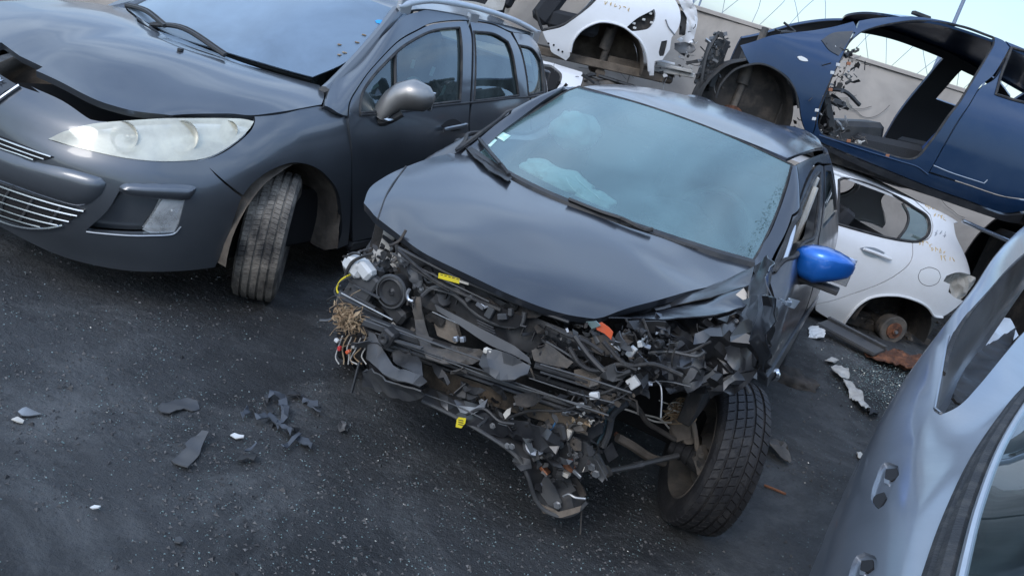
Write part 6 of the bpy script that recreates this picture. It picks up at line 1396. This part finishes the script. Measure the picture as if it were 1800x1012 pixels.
# ------------------------------------------------------------------ crushed shell under it: white corner and dark flank
XF = Frame((-2.3, 9.35, -.05), 3.20)
X = XF.empty('crushed_car'); tag(X, 'crushed white and dark car low behind the black roof, under the raised white shell', 'car shell')
lx = [(.80,.15),(.84,.30),(.86,.45),(.86,.58),(.85,.70),(.82,.80),(.78,.88),(.74,.94),(.70,.99),(.66,1.02)]
lx = [(y, z*1.25) for y, z in lx]
XN = Net(np.array([lcol(lx, a) for a in (-1.2,-1.8,-2.2,-2.6,-3.1,-3.6)]), XF)
panel('front_fender', XN, z4([(480,395),(560,410),(640,425),(700,430),(772,442),(768,500),(752,565),(700,620),(590,640),(588,600),(622,540),(628,490),(600,460),(560,430),(500,420)]), 'white_paint', X, flange=.03)
panel('window', XN, z4([(440,425),(560,440),(600,470),(618,500),(606,550),(585,590),(440,600)]), 'dark_void', X, flange=.02, off=-.01)
panel('flank', XN, z4([(775,440),(830,380),(900,360),(1000,380),(1100,430),(1200,480),(1340,520),(1350,700),(1100,800),(760,700),(756,570)]), 'steel_dirty', X, flange=.04, warp=lambda P, N: P+N*np.array([.05*noise.noise(Vector(p*5))+.03*noise.noise(Vector(p*13)) for p in P])[:, None])
for q in ([(830,400),(880,395),(870,430),(840,470),(790,510)],[(880,460),(960,480),(1020,500),(1120,520)],[(1030,430),(1000,480),(985,540)]): trim('bent_trim', XN, z4(q), .018, 'plastic', X, off=.02)
MB().box((-2.4,0,.58), (2.6,1.45,.95), bev=.15).build('crushed_body', 'liner_black', X)
interior_bits(XF, X, 'torn_fittings', [((-3.4,.62,1.0),(-2.0,.86,1.26)),((-3.6,.6,.7),(-3.1,.92,1.2))], 120, 17, ['plastic','rubber','steel_dark','liner_black','plastic_grey'], .06)
# ------------------------------------------------------------------ dark shell right of the white hatchback, under the blue one
DF = Frame((5.6, 8.35, -.05), 3.34)
D = DF.empty('dark_car_shell'); tag(D, 'black car body with a bright trim strip, right of the white hatchback', 'car shell')
ld = [(.80,.15),(.84,.30),(.86,.45),(.86,.58),(.85,.72),(.82,.85),(.78,.95),(.73,1.03),(.68,1.10),(.62,1.16)]
DN = Net(np.array([lcol(ld, a) for a in (1.2,.7,.2,-.4,-1.0,-1.8)]), DF)
panel('body_side', DN, np.array([(0,0),(0,5),(0,9),(2,9),(5,9),(5,0)], float), 'black_gloss', D, raw=True, mirror=True)
MB().box((-.3,0,.6), (2.9,1.5,.9), bev=.15).build('body_core', 'liner_black', D)
P = [DF.at(u, v, 1, .86) for u, v in ((1692,388),(1735,407),(1782,428))]; MB().tube(spl(P, 4), .016, 8).build('trim_strip', 'chrome', D)
interior_bits(DF, D, 'torn_fittings', [((.3,.75,.6),(1.25,.95,1.2)),((.6,.6,1.0),(1.2,.9,1.25))], 130, 19, ['plastic','rubber','steel_dark','liner_black','plastic_grey','white_plastic'], .05)
# ------------------------------------------------------------------ silver car at the right edge, close to the camera
S0 = bpy.data.objects.new('silver_car', None); COL.objects.link(S0); tag(S0, 'pale silver car body with an open window gap, at the right edge of the photo', 'car')
wa = W0.at
rows = [  # silhouette, mid, crest, belt : (u, v, z)
 [(1385,1260,.78),(1440,1260,.90),(1500,1260,.95),(1560,1260,.975)],[(1458,1012,.80),(1515,1012,.90),(1578,1012,.955),(1632,1012,.98)],[(1502,866,.81),(1556,872,.90),(1612,892,.955),(1668,908,.98)],
 [(1547,752,.83),(1602,775,.91),(1662,808,.96),(1712,812,.985)],[(1592,672,.89),(1640,716,.94),(1702,756,.97),(1760,738,.99)],[(1640,604,1.00),(1682,652,1.0),(1750,700,.99),(1802,686,1.0)],
 [(1712,512,1.18),(1745,580,1.08),(1812,630,1.03),(1868,628,1.03)],[(1800,402,1.36),(1830,480,1.2),(1890,545,1.1),(1950,560,1.08)],[(1880,345,1.45),(1910,420,1.28),(1960,480,1.15),(2020,500,1.12)]]
cols = []
for rw_ in rows:
    q = [wa(u, v, 2, z) for u, v, z in rw_]; inn = np.array([.875,-.485,0]); s0 = q[0]
    drop = min(1., max(.0, (1.15-s0[2])/.3))
    cols.append([s0+inn*.06+[0,0,-.55*1], s0-inn*.01+[0,0,-.28], s0-inn*.012+[0,0,-.10]]+q)
SN = Net(np.array(cols), W0)
if SN.nor(np.array([[2.5, 5]]))[0][2] < 0: SN = Net(np.array(cols), W0, flip=-SN.sgn)
tri = [(1642,722),(1652,728),(1686,712),(1721,676),(1780,605),(1830,545),(1860,470),(1850,415),(1800,446),(1745,502),(1704,548),(1675,590),(1656,655)]
body = [(1390,1255),(1440,1130),(1459,1010),(1503,864),(1548,750),(1593,671),(1640,603),(1712,512),(1800,403),(1876,350),(1920,420),(1960,480),(2010,502),(1950,562),(1868,630),(1802,688),(1760,740),(1712,812),(1668,908),(1632,1012),(1590,1130),(1562,1255)]
hl_ = [[(1549,818),(1562,812),(1578,818),(1580,832),(1572,845),(1566,862),(1556,884),(1544,894),(1532,880),(1534,858),(1541,838)],[(1503,980),(1520,970),(1538,978),(1541,996),(1530,1018),(1514,1052),(1500,1062),(1488,1044),(1492,1012)]]
uvb = np.concatenate([SN.inv(body)]); 
# body outline in the net's own parameters: full width from the lower flank to the belt
nc = len(cols); bo = np.array([(0,0),(0,6)]+[(k,6) for k in range(1,nc)]+[(nc-1,3)]+[(k,0) for k in range(nc-1,0,-1)], float)
panel('body_side', SN, bo, 'silver_paint', S0, raw=True, holes=[tri]+hl_, flange=.022, step=.03, edge=.015, corner=62)
for k, h in enumerate(hl_):
    cx_, cy_ = np.mean(h, 0); big = [(cx_+(a-cx_)*1.12, cy_+(b-cy_)*1.12) for a, b in h]
    panel('hinge_recess', SN, big, 'silver_paint', S0, off=-.007, flange=.004, step=.02, gap=0)
    dx, dy = (0, 0) if k == 0 else (-44, 160)
    panel('recess_hole', SN, [(1556+dx,822+dy),(1576+dx,820+dy),(1577+dx,834+dy),(1566+dx,842+dy),(1554+dx,838+dy)], 'dark_void', S0, off=-.003, flange=.006, step=.02, gap=0)
    panel('recess_hole', SN, [(1537+dx,868+dy),(1553+dx,862+dy),(1556+dx,872+dy),(1544+dx,892+dy),(1533+dx,880+dy)], 'dark_void', S0, off=-.003, flange=.006, step=.02, gap=0)
    panel('hinge_plate', SN, [(1553+dx,836+dy),(1564+dx,838+dy),(1561+dx,848+dy),(1552+dx,845+dy)], 'satin_alu', S0, off=-.004, flange=.004, step=.02, gap=0)
trim('gap_seal', SN, [(1656,652),(1677,588),(1706,548),(1747,501),(1802,446)], .010, 'rubber', S0, off=-.008)
trim('gap_edge', SN, [(1668,590),(1655,655),(1643,718),(1654,727)], .004, 'silver_paint', S0, off=.003)
# window: seal, pale reflection strip, glass, pillars, roof
inn = np.array([.875,-.485,0])
Bl = [np.array(c[6]) for c in cols]
gl_cols = [[b, b+inn*.06+[0,0,.10], b+inn*.15+[0,0,.28], b+inn*.25+[0,0,.42]] for b in Bl[:6]]
GN = Net(np.array(gl_cols), W0)
panel('window_glass', GN, np.array([(0,.45),(0,3),(5,3),(5,.45),(3,.45)], float), 'side_glass', S0, raw=True, flange=.004, step=.08)
MB().tube(spl([b+inn*.006+[0,0,.004] for b in Bl], 4), .017, 8).build('window_seal', 'rubber', S0)
MB().tube(spl([b+inn*.020+[0,0,.030] for b in Bl[:7]], 4), .019, 8).build('window_seal', 'rubber', S0)
MB().tube(spl([b+inn*.036+[0,0,.058] for b in Bl[:6]], 4), .009, 8).build('reflection_strip', 'satin_alu', S0)  # pale tube standing in for the curved reflection in the glass
T_ = [c[3] for c in gl_cols]
mb = MB(); V = []
for p in T_: V += [p, p+inn*.06+[0,0,.05], p+inn*.5+[0,0,.08], p+inn*1.0+[0,0,.06]]
mb.add(V, [(i*4+j, i*4+j+1, (i+1)*4+j+1, (i+1)*4+j) for i in range(5) for j in range(3)]); mb.build('roof', 'silver_paint', S0)
mb = MB(); q = Bl[2]; mb.box(q+inn*.75+[0.2,.3,-.45], (2.4,1.3,.15), rz(1.07), bev=.2); mb.build('floor_pan', 'dark_void', S0)
for k in (1,4): 
    p = Bl[k]+inn*.55; mb = MB(); mb.box(p+[0,0,-.25], (.5,.5,.2), rz(1.07), bev=.4); mb.box(p+[.08,.15,.05], (.15,.5,.6), rz(1.07)@ry(.25), bev=.4); mb.build('seat', 'cloth', S0)
# inner trim panel seen through the gap
sheet('inner_trim', W0, [(1672,700),(1690,660),(1715,625),(1748,600),(1784,578),(1778,600),(1755,640),(1722,680),(1690,712)], 2, [.85,.86,.88,.9,.92,.9,.88,.86,.84], 'plastic', S0, amp=.01, thick=.01)
M['shard_slate'] = mat('shard_slate', (.050,.060,.076), .5, dust=.5, dustcol=(.09,.095,.10), dscale=14)
# ------------------------------------------------------------------ loose things on the ground
def gsheet(name, label, cat, pts, m, h=.012, amp=.012, t=.004, seed=0, group=None, sc=9, hs=None):
    Q = [ground_at(u, v) for u, v in pts]; zz = [q[2]+(hs[i] if hs else h) for i, q in enumerate(Q)]
    o = sheet(name, W0, pts, 2, zz, m, None, amp=amp, sc=sc, thick=t, seed=seed, step=.02); c = np.mean([np.array(q) for q in Q], 0)
    me = o.data; d = Vector((c[0], c[1], 0))
    for v in me.vertices: v.co -= d
    o.location = d; tag(o, label, cat, group); return o
def z3(L_): return [(a/1.977, 500+b/1.977) for a, b in L_]
gsheet('plastic_scrap', 'flat dark curved plastic scrap lying on the dirt, left of the shard cluster', 'scrap', z3([(548,435),(560,415),(610,395),(650,390),(685,405),(695,425),(670,435),(640,428),(612,440),(590,450),(560,445)]), 'plastic_grey', seed=1)
gsheet('plastic_scrap', 'straight dark slab of trim lying alone on the open dirt', 'scrap', z3([(598,600),(650,558),(643,547),(700,518),(724,524),(702,562),(694,582),(652,636),(630,622),(606,612)]), 'plastic_grey', seed=2, h=.02)
r = random.Random(9)
SH = ['upper left shard of the dark cluster, short and upright', 'long bluish upright shard in the middle of the dark cluster', 'narrow steep shard just under the upright bluish one', 'long ribbed shard at the top right of the dark cluster',
 'flat shard at the right tip of the dark cluster', 'small grey shard left of the cluster middle, lying nearly level', 'slanting shard at the left end of the dark cluster', 'small leftmost curled shard of the dark cluster',
 'shard under the cluster middle, slanting toward the black car', 'narrow sliver under the cluster middle, leaning left', 'long grey shard below the cluster on its right', 'thin dark sliver crossing the grey shard below the cluster',
 'small flat shard on the top edge of the dark cluster', 'thin level sliver on the top edge of the dark cluster', 'thin slanting sliver near the right tip of the dark cluster', 'steep small shard in the left middle of the cluster', 'thin dark sliver alone beneath the cluster, above the bent scrap']
for k, (cx_, cy_, w_, h_, a) in enumerate(((925,400,36,16,1.9),(985,432,78,26,1.5),(955,465,60,14,.9),(1050,395,80,20,.5),(1080,410,56,14,.4),(905,460,44,20,-.3),(880,440,46,14,.8),(850,448,36,18,-.8),(985,495,64,18,.7),(1015,508,50,12,-.6),(1060,545,60,20,.6),(1010,545,80,11,-.7),(1020,385,44,14,.2),(965,385,54,10,.1),(1090,425,50,9,.5),(940,435,36,16,1.1),(870,572,44,8,-.4))):
    pts = [(cx_+math.cos(a)*x-math.sin(a)*y+r.uniform(-4,4), cy_+(math.sin(a)*x+math.cos(a)*y)+r.uniform(-4,4)) for x, y in ((-w_/2,-h_/2),(0,-h_*.6),(w_/2,-h_/2),(w_*.55,h_/2),(0,h_*.4),(-w_/2,h_/2))]
    gsheet('plastic_shard', SH[k], 'shard', z3(pts), 'shard_slate' if k % 3 else 'plastic', seed=20+k, h=.014+.008*(k % 3), amp=.016, sc=16, group='dark plastic shards in the cluster')
gsheet('plastic_scrap', 'small bent black scrap right of the straight slab', 'scrap', z3([(825,605),(835,590),(860,592),(885,585),(893,600),(880,615),(860,606),(840,612)]), 'plastic', seed=5, h=.02)
gsheet('stone', 'pale flat stone lying alone, right of the shard cluster', 'stone', z3([(1172,490),(1180,478),(1196,480),(1206,492),(1200,506),(1182,508)]), 'rubble', seed=6, h=.02, amp=.02, t=.01)
gsheet('metal_scrap', 'grey leaf-shaped scrap near the left edge of the photo', 'scrap', z3([(62,440),(90,428),(120,434),(148,446),(115,452),(75,455)]), 'steel', seed=7, h=.012)
gsheet('paper_scrap', 'tiny crumpled cream scrap beside the grey leaf-shaped one', 'scrap', z3([(40,464),(60,460),(84,466),(80,476),(62,474)]), 'card', seed=8)
gsheet('white_splinter', 'white splinter between the straight slab and the bent black scrap', 'splinter', z3([(800,520),(815,516),(848,528),(846,536),(820,530)]), 'white_plastic', seed=9)
gsheet('white_splinter', 'small white splinter low on the left of the open dirt', 'splinter', z3([(314,770),(330,768),(350,776),(342,781),(322,777)]), 'white_plastic', seed=10)
gsheet('plastic_scrap', 'small grey chip near the bottom of the open dirt', 'scrap', z3([(606,890),(612,868),(628,866),(638,890),(625,900)]), 'steel_dark', seed=11)
gsheet('bent_scrap', 'torn grey triangular scrap just right of the splayed wheel', 'scrap', [(1345,775),(1362,773),(1378,782),(1392,808),(1384,812),(1366,798),(1350,788)], 'steel_dirty', seed=12, h=.03, amp=.02)
mb = MB(); a, b2 = ground_at(1343,853), ground_at(1381,869); mb.tube([a+[0,0,.008], b2+[0,0,.008]], .006, 6); o = mb.build('red_stick', 'rust'); tag(o, 'thin reddish stick on the dirt right of the black car wheel', 'stick')
# right-hand heap
Fm = Frame((0,0,0), 0)
def beam(name, label, cat, p, q, w_, h_, m, z=.04, group=None):
    a, b2 = ground_at(*p), ground_at(*q); v = b2-a; L_ = np.linalg.norm(v[:2]); ang = math.atan2(v[1], v[0]); mb = MB()
    mb.box((0,0,h_/2), (L_, w_, h_*.35), bev=.3); mb.box((0,w_*.42,h_*.75), (L_, w_*.15, h_*.6), bev=.3); mb.box((0,-w_*.42,h_*.55), (L_*.98, w_*.12, h_*.5), bev=.3)
    o = mb.build(name, m); o.location = (a+b2)/2+[0,0,z]; o.rotation_euler = (.25,0,ang); tag(o, label, cat, group); return o
beam('sill_strip', 'long grey ribbed sill strip lying between the black and the white car', 'trim strip', (1440,582), (1540,636), .16, .07, 'plastic_grey')
gsheet('rusty_panel', 'rust-brown metal panel lying under the white shell wheel hub', 'metal panel', [(1510,610),(1560,612),(1640,630),(1662,644),(1650,656),(1600,648),(1550,632)], 'rust', seed=30, h=.05, amp=.03, t=.006)
gsheet('white_strip', 'longer dirty white strip, nearer one of two in the glass heap', 'strip', [(1482,664),(1496,668),(1512,684),(1520,704),(1530,718),(1520,722),(1506,708),(1492,688)], 'bare_white', seed=31, h=.03, amp=.02)
gsheet('white_strip', 'shorter dirty white piece, the one beyond the longer strip', 'strip', [(1460,645),(1474,642),(1490,652),(1494,662),(1480,664),(1468,656)], 'bare_white', seed=32, h=.03, amp=.02)
gsheet('paper_scrap', 'crumpled white scrap by the end of the ribbed sill strip', 'scrap', [(1422,574),(1430,569),(1442,576),(1450,580),(1448,594),(1436,592),(1424,586)], 'white_plastic', seed=33, h=.03, amp=.03)
gsheet('plastic_scrap', 'small cream chip on the dirt left of the silver car', 'scrap', [(1505,796),(1512,794),(1522,802),(1518,808),(1508,804)], 'card', seed=34)
gsheet('plastic_scrap', 'black lump of plastic at the far end of the white strips', 'scrap', [(1524,716),(1534,712),(1546,722),(1540,730),(1528,728)], 'plastic', seed=35, h=.03, amp=.03)
gsheet('white_splinter', 'pale splinter beside the shorter white piece', 'splinter', [(1450,632),(1466,628),(1474,634),(1462,638)], 'bare_white', seed=36, h=.02)
bb = blob('soot_heap', (0,0,0), (.17,.12,.07), 'liner_black', None, .4, 4); bb.location = ground_at(1388,668); tag(bb, 'low black lump of burnt waste behind the fallen chrome ring', 'waste')
# heap of crumbs below the white shell
r = random.Random(55); mb = MB()
for k in range(1700):
    u = r.gauss(1555,50); v = r.gauss(672,26)+.25*(u-1555)
    p = ground_at(u, v); s_ = r.uniform(.0025,.006); a = r.random()*6.28; c, s3 = math.cos(a), math.sin(a); q = [(s_,0,0),(-s_*.6,s_*.8,0),(-s_*.5,-s_*.7,0),(0,0,s_*.9)]
    z0 = p[2]+.03*max(0, 1-((u-1555)/70)**2-((v-672)/40)**2)*r.random()
    mb.add([(p[0]+x*c-y*s3, p[1]+x*s3+y*c, z0+zz+.001) for x, y, zz in q], [(0,1,3),(1,2,3),(2,0,3)])
o = mb.build('glass_heap', 'chip_glass', smooth=0, recalc=False); tag(o, 'dense spill of pale green glass crumbs beside the white strips', kind='stuff')
# white sheet lying beyond the silver car's window gap
gsheet('white_door_skin', 'plain white body panel lying low, seen through the silver car window gap', 'body panel', [(1640,665),(1668,612),(1706,548),(1775,560),(1790,590),(1735,640),(1690,690),(1655,700)], 'white_paint', seed=37, amp=.02, sc=3, t=.01, hs=[.35,.45,.55,.6,.5,.4,.3,.3])
bpy.context.view_layer.update()
